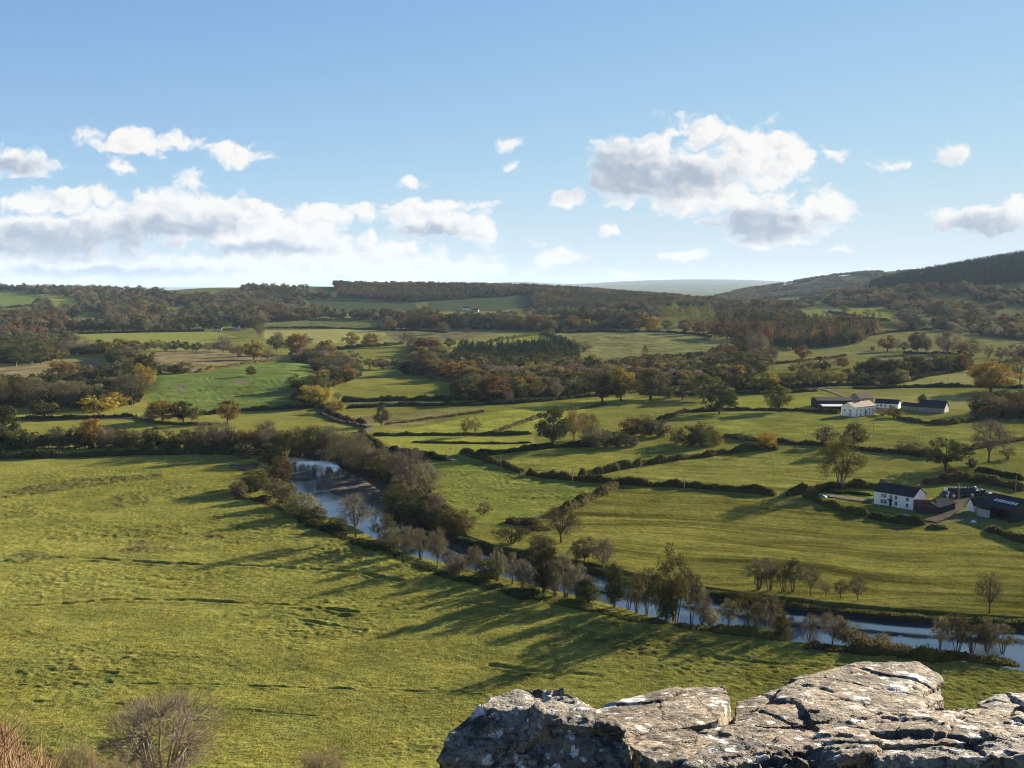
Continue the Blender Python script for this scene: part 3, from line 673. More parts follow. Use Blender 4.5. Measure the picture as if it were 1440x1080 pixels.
def haze_box(x0, x1, y0, y1, z0, z1, dens):
    bm = bmesh.new(); bmesh.ops.create_cube(bm, size=1)
    for v in bm.verts: v.co = ((x0+x1)/2 + v.co.x*(x1-x0), (y0+y1)/2 + v.co.y*(y1-y0), (z0+z1)/2 + v.co.z*(z1-z0))
    me = bpy.data.meshes.new('haze'); bm.to_mesh(me); bm.free(); m, nt = newmat('haze_air')
    v = N(nt, 'ShaderNodeVolumePrincipled'); v.inputs['Color'].default_value = (.46,.62,.84,1); v.inputs['Density'].default_value = dens; v.inputs['Anisotropy'].default_value = .0
    L(nt, v.outputs[0], N(nt, 'ShaderNodeOutputMaterial').inputs[1]); me.materials.append(m)
    o = link('haze', me); o['kind'] = 'stuff'; return o
haze_box(-44000, 44000, -44000, 44000, -14, 600, 2.1e-5)
w.cycles.sampling_method = 'MANUAL'; w.cycles.sample_map_resolution = 512
sc.view_settings.view_transform = 'Standard'; sc.view_settings.look = 'None'; sc.view_settings.gamma = 1; sc.view_settings.exposure = 2.35
sc.cycles.max_bounces = 6; sc.cycles.diffuse_bounces = 2; sc.cycles.glossy_bounces = 3; sc.cycles.transparent_max_bounces = 8; sc.cycles.volume_bounces = 0
# ------------------------------------------------------------------ trees, each placed where it stands in the valley
ADJ = {'russet':'russet','ochre':'ochre','gold':'golden','olive':'olive','dark':'dark green','brown':'brown','grey':'grey','greyolive':'grey-olive','pink':'pinkish','lime':'yellow-green','pale':'pale green','spruce':'dark green','larch':'rusty'}
NOUN = {'oak':'broad oak','round':'round tree','bare':'bare tree','haze':'twiggy tree','alder':'slim alder','bush':'bush','ivy':'ivy-clad tree','spruce':'pointed spruce','larch':'pointed larch','poplar':'tall poplar','cypress':'narrow cypress'}
def look(s, l): return ADJ[l] + ' ' + NOUN[s]
def one(px, py, h, w, s, l, label, group=None, bark=None):
    if len(label.split()) > 16: print('LONG', label)
    w *= 1.12; h *= 1.04
    if 'near riverside row' in label: w *= .95; h *= 1.05
    q = at(px, py); k = q.y/1400
    return put_tree(q.x, q.y, max(gz(q.x, q.y), q.z - 1.1) - .15, h*k, w*k, s, l, h, label, group, bark=bark)
def grp(where, group, items):
    for i, (px, py, h, w, s, l) in enumerate(sorted(items)):
        one(px, py, h, w, s, l, f'{look(s, l)}, {ORD[i]} from left {where}', group)
def row(where, group, line, n, h0, h1, asp, kinds, jy=2.0):
    line = np.array(line, float); s = np.concatenate([[0], np.cumsum(np.hypot(*np.diff(line, axis=0).T))]); it = []
    for i in range(n):
        t = (i + .5 + random.uniform(-.33, .33))/n*s[-1]; h = random.uniform(h0, h1); k = random.choice(kinds)
        it.append((round(float(np.interp(t, s, line[:, 0])), 1), float(np.interp(t, s, line[:, 1])) + random.uniform(-jy, jy), h, h*asp*random.uniform(.8, 1.2), k[0], k[1]))
    grp(where, group, it)
grp('in the near riverside row', 'trees along the near river bank', [(668,809,40,26,'haze','greyolive'),(700,816,46,24,'alder','greyolive'),(735,827,40,26,'haze','grey'),(575,779,40,26,'haze','grey'),(720,822,44,26,'alder','greyolive'),(780,838,50,26,'haze','grey'),(895,862,56,26,'haze','greyolive'),(987,873,50,24,'haze','grey'),
 (591,787,43,32,'alder','greyolive'),(615,798,54,32,'bare','greyolive'),(500,757,62,44,'bare','grey'),(535,766,46,34,'alder','olive'),
 (765,833,72,34,'ivy','dark'),(795,841,62,44,'alder','greyolive'),(812,846,52,34,'haze','grey'),(827,848,36,32,'ivy','dark'),(864,854,60,30,'ivy','dark'),(884,857,42,34,'alder','dark'),
 (910,865,64,50,'alder','olive'),(925,867,60,26,'alder','dark'),(938,871,52,28,'ivy','dark'),(950,872,110,62,'alder','olive'),(972,871,72,36,'alder','greyolive'),(1051,879,54,50,'alder','olive'),(1082,882,58,36,'alder','greyolive'),(1098,892,40,26,'ivy','olive')])
grp('on the near bank by the wide river', 'trees on the near bank on the right', [(1025,878,44,30,'alder','greyolive'),(1066,883,40,28,'alder','greyolive'),(1138,893,40,28,'alder','greyolive'),(1188,897,34,26,'alder','greyolive'),(1322,909,50,28,'alder','greyolive'),(1410,912,44,34,'alder','greyolive'),(1171,897,42,44,'haze','greyolive'),(1346,911,58,44,'alder','olive'),(1366,911,46,40,'alder','dark'),(1388,909,44,36,'haze','greyolive')])
grp('in the near bank scrub', 'bushes along the near river bank', [
 (641,806,29,40,'bush','grey'),(689,812,28,48,'bush','olive'),(745,826,32,40,'haze','grey'),(551,771,30,34,'bush','greyolive'),(999,874,25,24,'bush','pale'),(1205,900,20,44,'bush','brown'),(1240,903,19,26,'bush','greyolive'),
 (335,698,23,24,'bush','greyolive'),(360,690,32,38,'bush','olive'),(393,681,40,40,'bush','brown'),(388,700,28,34,'bush','greyolive'),(407,712,32,36,'bush','greyolive'),(426,727,33,44,'bush','pale'),(447,730,22,26,'bush','greyolive'),(472,745,20,28,'bush','brown')])
grp('standing at the meadow corner', 'domed thorns at the meadow corner', [(343,644,23,32,'bush','brown'),(381,648,28,34,'bush','brown')])
grp('on the far river bank', 'trees on the far river bank', [
 (640,747,32,44,'bush','olive'),(653,751,28,30,'bush','pale'),(720,764,26,52,'haze','dark'),(760,790,44,46,'haze','brown'),(789,764,54,52,'bare','brown'),(822,790,36,44,'round','greyolive'),(848,797,46,34,'bare','grey'),
 (1067,829,46,44,'alder','greyolive'),(1082,830,48,38,'alder','greyolive'),(1102,832,46,34,'alder','olive'),(1115,832,48,28,'alder','dark'),(1140,837,46,36,'bare','brown'),(1161,839,22,16,'bare','greyolive'),(1182,842,29,20,'bare','brown'),(1206,845,36,28,'bare','brown'),(1391,862,60,42,'bare','brown')])
one(680,726,20,22,'haze','brown','small lone brown thorn standing in the green field beside the river')
grp('in the wood by the river bend', 'trees of the wood at the river bend', [
 (415,634,36,42,'haze','dark'),(440,642,46,52,'round','olive'),(462,642,46,44,'haze','greyolive'),(482,650,46,50,'haze','greyolive'),(502,655,50,46,'haze','greyolive'),(512,663,40,46,'haze','greyolive'),(535,664,36,44,'haze','greyolive'),(541,674,40,40,'round','olive'),(560,676,40,44,'haze','grey'),(556,706,30,36,'bush','olive'),
 (575,694,64,56,'bare','grey'),(600,704,54,36,'bare','grey'),(588,722,34,46,'bush','dark'),(562,730,44,50,'ivy','dark'),(613,729,36,28,'haze','pink'),(622,738,30,38,'bush','dark')])
grp('in the belt behind the left meadow', 'trees of the belt behind the left meadow', [
 (-6,632,44,34,'round','dark'),(8,627,56,36,'ivy','dark'),(30,630,24,26,'bush','brown'),(45,632,16,26,'bush','greyolive'),(62,630,20,26,'round','dark'),(82,630,30,26,'alder','dark'),(106,631,32,26,'alder','dark'),(128,631,42,28,'oak','gold'),(150,632,34,28,'bare','grey'),(170,632,28,40,'bare','brown'),(196,632,26,28,'alder','olive'),(215,632,32,26,'alder','dark'),
 (237,632,28,28,'alder','olive'),(262,633,30,30,'alder','olive'),(288,634,42,34,'bare','grey'),(313,634,42,32,'bare','grey'),(332,634,28,28,'round','dark'),(352,635,30,30,'oak','russet'),(375,636,44,36,'haze','grey'),(400,637,34,34,'haze','olive'),(424,640,36,32,'haze','dark')])
grp('along the lane above the left belt', 'trees along the lane on the left', [(62,587,24,36,'oak','olive'),(140,584,27,44,'oak','gold'),(229,593,29,46,'oak','ochre'),(258,593,28,32,'oak','dark'),(270,593,22,30,'haze','brown'),(320,594,31,32,'oak','russet')])
grp('in the front of the left copse', 'trees of the copse on the left', [(-4,575,46,40,'haze','brown'),(20,570,42,44,'round','dark'),(44,572,40,46,'haze','greyolive'),(70,572,26,40,'round','dark'),(103,575,38,44,'haze','greyolive'),(125,574,28,30,'round','dark'),(160,576,24,38,'haze','ochre'),(185,569,42,50,'haze','greyolive'),(201,556,44,34,'round','ochre')])
grp('in the rear of the left copse', 'trees of the copse on the left', [(92,538,30,38,'oak','russet'),(70,545,26,30,'round','dark'),(118,536,22,24,'oak','russet'),(133,545,24,34,'round','dark'),(147,540,25,34,'round','dark'),(166,530,21,24,'haze','grey'),(178,535,26,30,'round','dark'),(205,525,28,28,'oak','olive'),(226,525,15,26,'bush','pale'),(244,525,14,20,'bush','greyolive'),(257,525,16,24,'bush','olive')])
grp('in the belt above the rough slope', 'trees above the rough slope', [(-2,508,22,26,'round','dark'),(22,515,29,40,'oak','dark'),(45,512,22,24,'haze','grey'),(58,512,26,28,'oak','olive'),(73,509,22,24,'oak','olive'),(87,506,16,24,'haze','brown'),(100,499,20,26,'haze','grey'),(120,497,18,26,'haze','grey'),(142,498,20,26,'round','dark'),(162,499,22,38,'oak','ochre'),(182,497,19,30,'oak','brown'),(178,503,15,28,'bush','greyolive')])
row('in the hedgerow under the left field', 'hedgerow trees under the left green field', [(196,493),(250,493),(300,494),(330,497)], 9, 12, 16, 1.35, [('round','dark'),('oak','olive'),('haze','brown')], 1)
grp('around the sloping terraced field', 'trees around the terraced field', [(314,496,24,26,'haze','grey'),(336,502,17,24,'haze','greyolive'),(357,506,28,28,'oak','ochre'),(376,506,13,22,'haze','grey'),(353,529,14,15,'oak','olive'),(389,493,21,22,'oak','olive'),(392,486,20,14,'haze','grey'),(365,474,23,17,'haze','brown'),(418,549,22,28,'oak','olive')])
grp('in the strip of trees left of centre', 'trees of the strip left of centre', [(417,500,30,28,'oak','ochre'),(431,487,17,18,'round','grey'),(440,512,20,34,'bush','dark'),(460,505,26,26,'oak','ochre'),(455,520,16,26,'bush','dark'),(476,529,33,36,'haze','grey'),(495,519,25,26,'alder','dark'),(466,531,18,26,'round','olive'),(487,535,23,22,'oak','ochre'),(468,542,14,22,'oak','russet'),(447,546,16,26,'haze','brown'),(443,573,30,36,'oak','gold'),(425,570,24,26,'round','dark'),(472,580,16,26,'oak','ochre'),(497,532,14,18,'haze','pink')])
one(475,564,13,13,'bare','brown','small dead bare tree above the lane junction, beside the golden oak')
one(536,600,30,25,'round','brown','dark brown ivy-covered tree beside the lane to the river')
one(494,487,19,21,'oak','ochre','left one of two ochre oaks on the pale field left of centre')
one(522,489,20,26,'oak','ochre','right one of two ochre oaks on the pale field left of centre')
one(548,465,18,17,'oak','russet','russet oak by the long hedge in the middle distance, left of centre')
row('in the hedgerow above the shadowed field', 'hedgerow trees above the shadowed field', [(505,521),(535,519),(566,519)], 6, 12, 16, 1.2, [('alder','dark'),('round','greyolive')], 1)
grp('at the left edge of the central wood', 'trees at the left edge of the central wood', [(574,487,20,22,'haze','grey'),(588,492,17,24,'haze','brown'),(603,499,23,36,'oak','russet'),(597,526,34,34,'oak','brown'),(605,534,10,13,'bush','olive'),(572,526,18,26,'round','dark'),(618,506,17,24,'haze','brown'),(634,535,28,40,'oak','ochre'),(622,520,20,26,'round','dark')])
grp('in fields above the central wood', 'round trees in fields above the central wood', [(622,469,16,16,'oak','brown'),(657,469,9,10,'haze','brown'),(632,489,13,16,'round','dark'),(653,489,13,16,'round','dark'),(772,473,11,14,'bush','olive'),(793,469,8,7,'haze','brown'),(822,467,9,8,'round','dark')])
row('in the front spruce row of the plantation', 'spruces of the central plantation', [(645,512),(700,515),(760,513),(815,508)], 24, 15, 20, .6, [('spruce','spruce')], 2)
row('in the back spruce row of the plantation', 'spruces of the central plantation', [(648,496),(700,494),(760,490),(800,487)], 20, 14, 19, .6, [('spruce','spruce')], 2)
row('in the middle spruce row of the plantation', 'spruces of the central plantation', [(640,504),(700,505),(760,501),(806,497)], 22, 14, 19, .6, [('spruce','spruce')], 2)
grp('along the roadside of the central wood', 'roadside trees of the central wood', [(656,556,24,40,'round','dark'),(672,549,22,30,'haze','grey'),(694,562,34,44,'oak','russet'),(716,566,18,16,'haze','grey'),(737,560,23,20,'round','lime'),(754,560,28,30,'round','olive'),(782,561,30,20,'haze','grey'),(794,557,15,20,'bush','lime'),(808,555,24,26,'haze','greyolive'),(826,555,22,24,'round','dark'),(770,556,16,20,'bush','olive'),(680,565,16,26,'bush','dark')])
grp('in the middle of the central wood', 'trees in the middle of the central wood', [(655,533,20,30,'haze','greyolive'),(680,532,20,26,'haze','grey'),(700,537,22,34,'haze','grey'),(723,538,24,28,'haze','pink'),(747,530,23,17,'alder','lime'),(767,532,20,30,'haze','greyolive'),(790,532,20,30,'haze','grey'),(812,534,22,32,'haze','pink'),(836,528,24,30,'round','dark'),(735,545,20,28,'round','dark'),(800,520,16,26,'haze','greyolive')])
grp('behind the roadside oaks right of centre', 'trees behind the roadside oaks', [(833,514,16,18,'oak','ochre'),(850,535,22,34,'haze','greyolive'),(868,520,18,26,'haze','brown'),(886,523,20,30,'oak','olive'),(905,528,18,30,'round','dark'),(925,532,20,30,'round','dark'),(945,536,22,32,'round','dark'),(968,533,20,34,'round','greyolive'),(990,534,24,36,'round','dark'),(1003,515,20,30,'haze','grey'),(1024,508,20,34,'oak','russet'),(1018,524,24,36,'round','dark'),(1040,524,26,34,'round','olive'),(1060,525,24,32,'round','dark'),(978,518,16,26,'bush','dark'),(820,495,14,24,'haze','brown'),(802,489,12,16,'oak','russet')])
grp('in the row of big roadside oaks', 'big oaks along the road right of centre', [(847,565,40,42,'oak','brown'),(873,565,46,38,'oak','ochre'),(915,562,42,48,'oak','brown'),(940,560,13,18,'bush','olive'),(960,562,28,32,'oak','greyolive'),(990,564,38,38,'oak','olive'),(1012,582,40,42,'oak','dark'),(1020,549,26,28,'oak','brown'),(1037,551,20,20,'round','dark')])
one(1096,579,36,36,'oak','olive','lone mushroom-shaped oak on the hedge left of the far white farmhouse')
grp('along the top of the big pale field', 'oaks along the top of the big pale field', [(888,463,18,18,'oak','brown'),(909,465,22,22,'oak','russet'),(918,466,21,22,'oak','gold'),(937,463,13,17,'round','lime'),(962,469,19,22,'oak','russet'),(983,471,19,20,'oak','russet'),(1006,475,24,30,'oak','russet'),(1022,477,26,34,'oak','russet'),(1033,480,16,20,'round','dark')])
one(907,503,17,14,'larch','larch','young reddish tree standing alone on the big pale field')
row('in the belt behind the middle fields', 'trees of the belt behind the middle fields', [(560,459),(640,460),(700,462),(760,463)], 15, 17, 22, 1.1, [('oak','brown'),('round','dark'),('haze','brown'),('oak','russet'),('haze','grey')], 1.5)
grp('before the belt behind the middle fields', 'large oaks before the belt', [(728,464,25,22,'oak','ochre'),(751,466,22,23,'oak','russet'),(772,466,17,20,'oak','brown'),(804,462,18,22,'oak','russet'),(700,461,20,26,'oak','brown')])
row('in the belt left of the pale poplars', 'trees of the belt left of the poplars', [(790,455),(840,458),(900,460)], 9, 20, 26, 1.0, [('oak','brown'),('round','dark'),('oak','russet'),('oak','olive')], 1.5)
row('in the stand of pale poplars', 'pale poplars right of centre', [(924,455),(950,457),(980,459),(1000,458)], 9, 24, 33, .55, [('poplar','pale'),('poplar','lime')], 1.5)
row('in the front row of the larch wood', 'trees of the larch wood', [(1042,470),(1075,484),(1105,490),(1150,489),(1195,484),(1235,470)], 26, 20, 30, .62, [('larch','larch'),('larch','brown'),('round','brown'),('larch','ochre'),('haze','brown'),('round','dark')], 1.5)
row('in the middle row of the larch wood', 'trees of the larch wood', [(1020,455),(1060,462),(1110,468),(1160,470),(1215,462)], 24, 20, 28, .6, [('larch','larch'),('oak','russet'),('haze','brown'),('round','dark')], 2)
row('in the back row of the larch wood', 'trees of the larch wood', [(985,448),(1030,442),(1075,440),(1118,446)], 16, 15, 22, .8, [('larch','larch'),('oak','russet'),('round','dark'),('haze','brown')], 2)
grp('in the clump below the larch wood', 'trees of the clump below the larch wood', [(1050,500,36,30,'haze','brown'),(1066,502,34,30,'haze','grey'),(1075,490,28,24,'oak','russet'),(1085,511,24,18,'haze','grey'),(1042,492,26,26,'round','dark'),(1062,514,22,28,'haze','greyolive')])
grp('on the slope under the larch wood', 'trees on the slope under the larch wood', [(1110,494,7,7,'bush','pale'),(1125,490,14,18,'bush','greyolive'),(1129,506,20,20,'oak','russet'),(1187,442,13,13,'haze','brown'),(1114,524,12,13,'round','brown'),(1128,524,20,20,'haze','olive'),(1143,523,18,18,'haze','greyolive'),(1156,522,16,18,'round','dark'),(1166,521,18,20,'haze','greyolive'),(1184,518,16,20,'oak','ochre')])
row('in the tall hedgerow along the far road', 'hedgerow trees along the far road', [(1030,551),(1085,548),(1130,545),(1180,541),(1215,538)], 17, 18, 27, .95, [('oak','brown'),('alder','olive'),('round','dark'),('haze','olive'),('oak','ochre')], 1)
row('in the hedgerow on the right middle slope', 'hedgerow trees on the right middle slope', [(1212,530),(1260,527),(1310,525),(1360,520)], 14, 20, 27, 1.0, [('oak','russet'),('round','dark'),('oak','brown'),('haze','pink'),('oak','olive')], 1)
grp('behind the far farm buildings', 'bushes behind the far farm', [(1240,540,17,42,'bush','dark'),(1258,540,16,26,'bush','olive'),(1265,538,19,24,'bush','pale'),(1215,541,12,36,'bush','dark')])
grp('on the open slope at right', 'trees on the open right slope', [(1248,494,22,22,'oak','russet'),(1227,493,7,7,'bush','brown'),(1262,493,16,12,'haze','grey'),(1272,494,13,13,'round','dark'),(1290,497,30,24,'oak','greyolive'),(1303,497,24,16,'haze','brown'),(1333,498,31,30,'oak','pink'),(1350,502,22,26,'haze','brown'),(1366,502,25,30,'haze','brown'),(1390,503,18,14,'haze','brown'),(1408,505,16,20,'round','greyolive'),(1428,509,24,30,'round','greyolive'),(1445,510,22,24,'round','dark')])
grp('on the high fields under the conifer hill', 'trees on the high right fields', [(1219,446,11,11,'haze','brown'),(1228,446,7,5,'bush','brown'),(1265,453,14,22,'haze','grey'),(1281,455,22,36,'oak','greyolive'),(1300,459,12,24,'haze','grey')])
one(1237,449,13,5,'cypress','spruce','narrow dark cypress on the high field hedge under the conifer hill')
grp('in the tree group at the right edge', 'trees at the right edge beyond the far farm', [(1393,552,42,56,'oak','gold'),(1434,545,44,40,'bare','brown'),(1380,582,32,34,'haze','brown'),(1404,587,26,44,'bush','brown'),(1433,589,36,34,'haze','brown'),(1415,570,22,34,'bush','dark'),(1452,575,34,36,'round','olive')])
one(1297,570,16,14,'ivy','dark','short ivy-wrapped stump tree behind the dark sheds of the far farm')
one(1257,587,16,22,'bush','brown','brown-green garden bush in front of the long white cottage range')
one(1240,584,11,16,'bush','pink','low pinkish bush beside the right end of the far white farmhouse')
one(777,629,56,60,'round','dark','big dense dark oak in the middle of the valley fields')
one(807,624,48,32,'bare','ochre','thin ochre tree right beside the big dense dark oak')
one(828,618,36,28,'haze','russet','russet thinly leaved tree behind the grey thicket by the dark oak')
grp('in the thicket right of the big dark oak', 'bushes of the thicket by the big oak', [(832,629,33,42,'bush','greyolive'),(852,628,24,34,'bush','greyolive'),(870,629,22,32,'bush','dark'),(890,627,14,18,'bush','grey')])
grp('in the second thicket right of the dark oak', 'bushes of the second thicket', [(886,613,26,28,'bush','russet'),(905,613,29,38,'bush','brown'),(926,614,24,34,'bush','greyolive'),(897,606,20,18,'bare','brown')])
grp('in the third thicket in mid valley', 'bushes of the third thicket', [(952,624,24,24,'bush','pale'),(972,626,28,30,'bush','greyolive'),(988,627,34,40,'bush','olive'),(1006,625,20,24,'bush','brown')])
one(1048,619,11,24,'bush','pale','pale low bush on the hedge in mid valley')
one(1077,632,25,30,'bush','gold','golden-green bush at the hedge corner in mid valley')
one(655,614,28,18,'bare','brown','left one of the twin bare trees on the hedge in mid valley')
one(668,613,27,18,'bare','brown','right one of the twin bare trees on the hedge in mid valley')
one(1160,625,25,42,'round','greyolive','grey domed tree on the hedge below the far white farmhouse')
one(1199,632,38,44,'round','olive','dark olive domed tree on the hedge below the far white farmhouse')
one(1182,688,74,58,'haze','olive','large thinly leaved tree standing left of the near white farmhouse')
one(1330,662,46,54,'round','dark','dense dark evergreen tree above the near white farmhouse')
one(1366,660,16,15,'round','dark','small dark round tree right of the dense evergreen')
one(1390,649,58,54,'bare','grey','large spreading bare tree above the silage heap')
one(1417,645,18,20,'haze','brown','small brown tree right of the large spreading bare tree')
grp('on the hedge line above the near farm', 'bushes above the near farm', [(1272,638,17,26,'bush','greyolive'),(1288,637,14,22,'bush','brown'),(1340,672,16,22,'bush','brown'),(1362,677,14,34,'bush','olive')])
# ------------------------------------------------------------------ hedges
H_ = 2.7
for pts, lab, leaf, h, w in [
 ([(650,638),(690,650),(735,666)],'dark clipped hedge running down to the field gate in mid valley','olive',3.4,3),
 ([(741,668),(800,676),(868,681),(973,686),(1090,697)],'long dark hedge along the top of the big striped field','olive',3.2,3),
 ([(667,642),(720,636),(773,629),(830,628)],'hedge running left from the foot of the big dark oak','dark',2.6,3),
 ([(815,671),(885,657),(980,643),(1060,633),(1092,632)],'brown hedge between the two striped fields in mid valley','brown',3.2,3),
 ([(790,724),(815,711),(840,699),(858,690),(871,683)],'brown unclipped hedge at the left end of the big striped field','brown',4,3.4),
 ([(523,613),(600,612),(680,612),(747,610)],'thin dark hedge running right from the lane bend','olive',2,2.2),
 ([(580,622),(660,624),(747,623)],'low hedge line crossing the bright field below the twin bare trees','olive',1,1.4),
 ([(543,597),(613,588),(680,579)],'low rough hedge across the rushy field by the lane','brown',1.5,3),
 ([(690,612),(720,600),(743,592),(790,578),(853,569)],'hedge climbing from the twin bare trees to the road oaks','brown',2.2,2.5),
 ([(502,617),(518,629),(545,639),(575,644),(633,648)],'dark hedge following the lane along the river wood','dark',3.4,3),
 ([(507,607),(530,624),(548,636)],'short hedge inside the bend of the river lane','olive',2,2.2),
 ([(452,572),(465,583),(490,592),(514,597)],'hedge on the upper side of the lane from the road','brown',3.0,3),
 ([(452,583),(470,592),(495,597),(514,603)],'pale stony bank hedge on the lower side of the lane','grey',1.6,2),
 ([(480,565),(600,563),(687,562)],'dark hedge on the far side of the road, left of the wood','dark',3.5,4),
 ([(487,574),(600,570),(687,570),(760,565),(840,557)],'long dark hedge on the near side of the road','dark',2.6,3),
 ([(900,555),(1030,556),(1100,553),(1150,550)],'dark hedge below the road oaks right of centre','dark',2.6,3),
 ([(1035,549),(1100,547),(1160,543),(1230,541)],'dark bank hedge behind the far road, left part','dark',3.5,4),
 ([(1200,547),(1270,545),(1360,544),(1440,546)],'dark hedge in front of the far road at right','dark',3,4),
 ([(1250,542),(1300,530),(1380,516),(1440,507)],'hedge climbing the right slope above the bright field','dark',3.4,4),
 ([(960,580),(1030,577),(1080,577),(1127,578),(1180,582)],'hedge under the mushroom-shaped oak, left of the far farm','brown',2.6,3),
 ([(925,592),(945,585),(962,580)],'short brown hedge end right of the second thicket','brown',2.6,3),
 ([(1263,589),(1300,596),(1330,598),(1367,592),(1400,590)],'curved dark hedge enclosing the far farm paddock','brown',2.8,3),
 ([(1090,622),(1120,625),(1150,627),(1215,634),(1275,640),(1330,645)],'hedge line through the domed trees below the far farm','brown',3,3.5),
 ([(1030,634),(1060,630),(1090,632)],'scrubby hedge corner beside the golden-green bush','brown',2.6,3.5),
 ([(1017,614),(1050,619),(1075,622),(1090,621)],'rough hedge right of the third thicket','brown',2.6,3),
 ([(1104,698),(1130,692),(1171,687),(1226,686),(1262,688)],'hedge behind the garden of the near white farmhouse','olive',3,3),
 ([(1300,682),(1330,679),(1360,676),(1390,680),(1440,690)],'scrubby hedge behind the silage heap','brown',3.4,4),
 ([(1373,662),(1400,668),(1440,676)],'dark hedge on the slope at the far right of the near farm','dark',2.6,3),
 ([(1353,635),(1400,626),(1440,618)],'hedge beyond the spreading bare tree','brown',2.2,3),
 ([(1137,699),(1152,706),(1171,714),(1195,721),(1220,727)],'curved garden hedge left of the near white farmhouse','olive',3,3.4),
 ([(1222,728),(1250,733),(1280,738),(1297,737)],'thick dark hedge below the near white farmhouse','dark',2.6,3.4),
 ([(1305,741),(1318,743),(1330,742)],'short scrub patch below the farm yard','greyolive',1.8,3.5),
 ([(1388,746),(1405,752),(1440,764),(1470,770)],'hedge running off to the right below the dark barn','brown',2.8,3),
 ([(1150,692),(1190,694),(1226,697)],'low clipped hedge inside the near farm garden','dark',1.3,1.5),
 ([(10,591),(60,590),(130,589),(190,587)],'dark hedge along the road at far left','dark',3,3.5),
 ([(190,588),(230,597),(300,598)],'rough bank hedge under the lane oaks','brown',2,3),
 ([(280,584),(337,579),(380,576),(443,573)],'dark hedge along the road below the terraced field','dark',3,3.5),
 ([(277,524),(320,517),(383,508)],'hedge along the top of the terraced field','brown',3,3.5),
 ([(110,470),(170,468),(287,466)],'thin dark hedge between the two pale left fields','dark',4,4),
 ([(372,462),(450,461),(530,464),(600,466),(630,468)],'long hedge along the back of the pale middle field','dark',3.5,4),
 ([(470,493),(500,489),(540,487),(566,484)],'dark hedge under the two ochre oaks','dark',4,4.5),
 ([(660,487),(700,480),(763,471)],'straight hedge climbing the field above the spruces','olive',4.5,4),
 ([(765,470),(785,477),(800,484),(812,492)],'thick grey hedge at the right end of the central wood','grey',6,8),
 ([(780,468),(857,467),(960,468),(1000,474)],'dark hedge along the top of the big pale field','dark',4,4),
 ([(873,509),(910,505),(960,503),(990,500)],'dark hedge at the foot of the big pale field','dark',5,5),
 ([(1085,512),(1120,510),(1190,500)],'thin hedge on the slope below the larch wood','brown',3,4),
 ([(1165,439),(1190,443),(1220,448),(1250,452)],'dark hedge along the high lane under the conifer hill','dark',5,5),
 ([(1205,475),(1247,468),(1310,464)],'hedge above the open right slope','dark',5,5),
 ([(1270,497),(1310,498),(1370,501)],'hedge across the open right slope','brown',4,4),
 ([(-20,645),(60,643),(150,641),(240,638),(330,638),(400,641)],'dark overgrown hedge at the foot of the belt behind the left meadow','dark',3.4,5),
 ([(-20,436),(30,431),(60,429)],'hedge between the high green fields at far left','dark',5,5),
 ]:
    hedge(pts, lab, leaf, h, w)
# riverside brambles and rough herbage
for pts, lab, leaf, h, w in [
 ([(1138,905),(1170,912),(1215,916),(1255,917),(1285,916)],'brown bramble bank at the river edge left of the fence posts','brown',2.0,5),
 ([(1262,925),(1300,924),(1350,927),(1400,931),(1425,932)],'dark bramble bank under the alders at lower right','olive',2.2,5),
 ([(540,772),(575,788),(615,805),(665,818),(715,832),(770,845)],'dark bramble fringe under the near riverside trees','dark',1.3,5),
 ([(780,847),(830,857),(880,867),(940,880),(1000,884),(1060,890),(1110,899)],'low rough herbage along the near river bank','olive',.9,4),
 ([(420,728),(460,745),(500,762),(540,773)],'bramble fringe under the bushes left of the river','dark',1.5,5),
 ([(335,700),(365,703),(400,716),(425,728)],'dark scrub fringe at the tip of the meadow bushes','brown',1.5,4),
 ([(714,738),(735,735),(757,740),(765,748)],'red-brown bramble patch at the field corner by the river','brown',2.0,6),
 ([(1000,832),(1050,842),(1107,851),(1171,857),(1251,864),(1327,870),(1450,876)],'long grassy fringe on the far river bank','olive',.8,2.5),
 ([(630,752),(680,769),(735,782),(800,795),(860,808),(930,822),(1000,834)],'rough fringe on the far river bank under the field','dark',.9,2.5)]:
    hedge(pts, lab, leaf, h, w, name='bramble_bank', cat='bramble', rag=1.0)
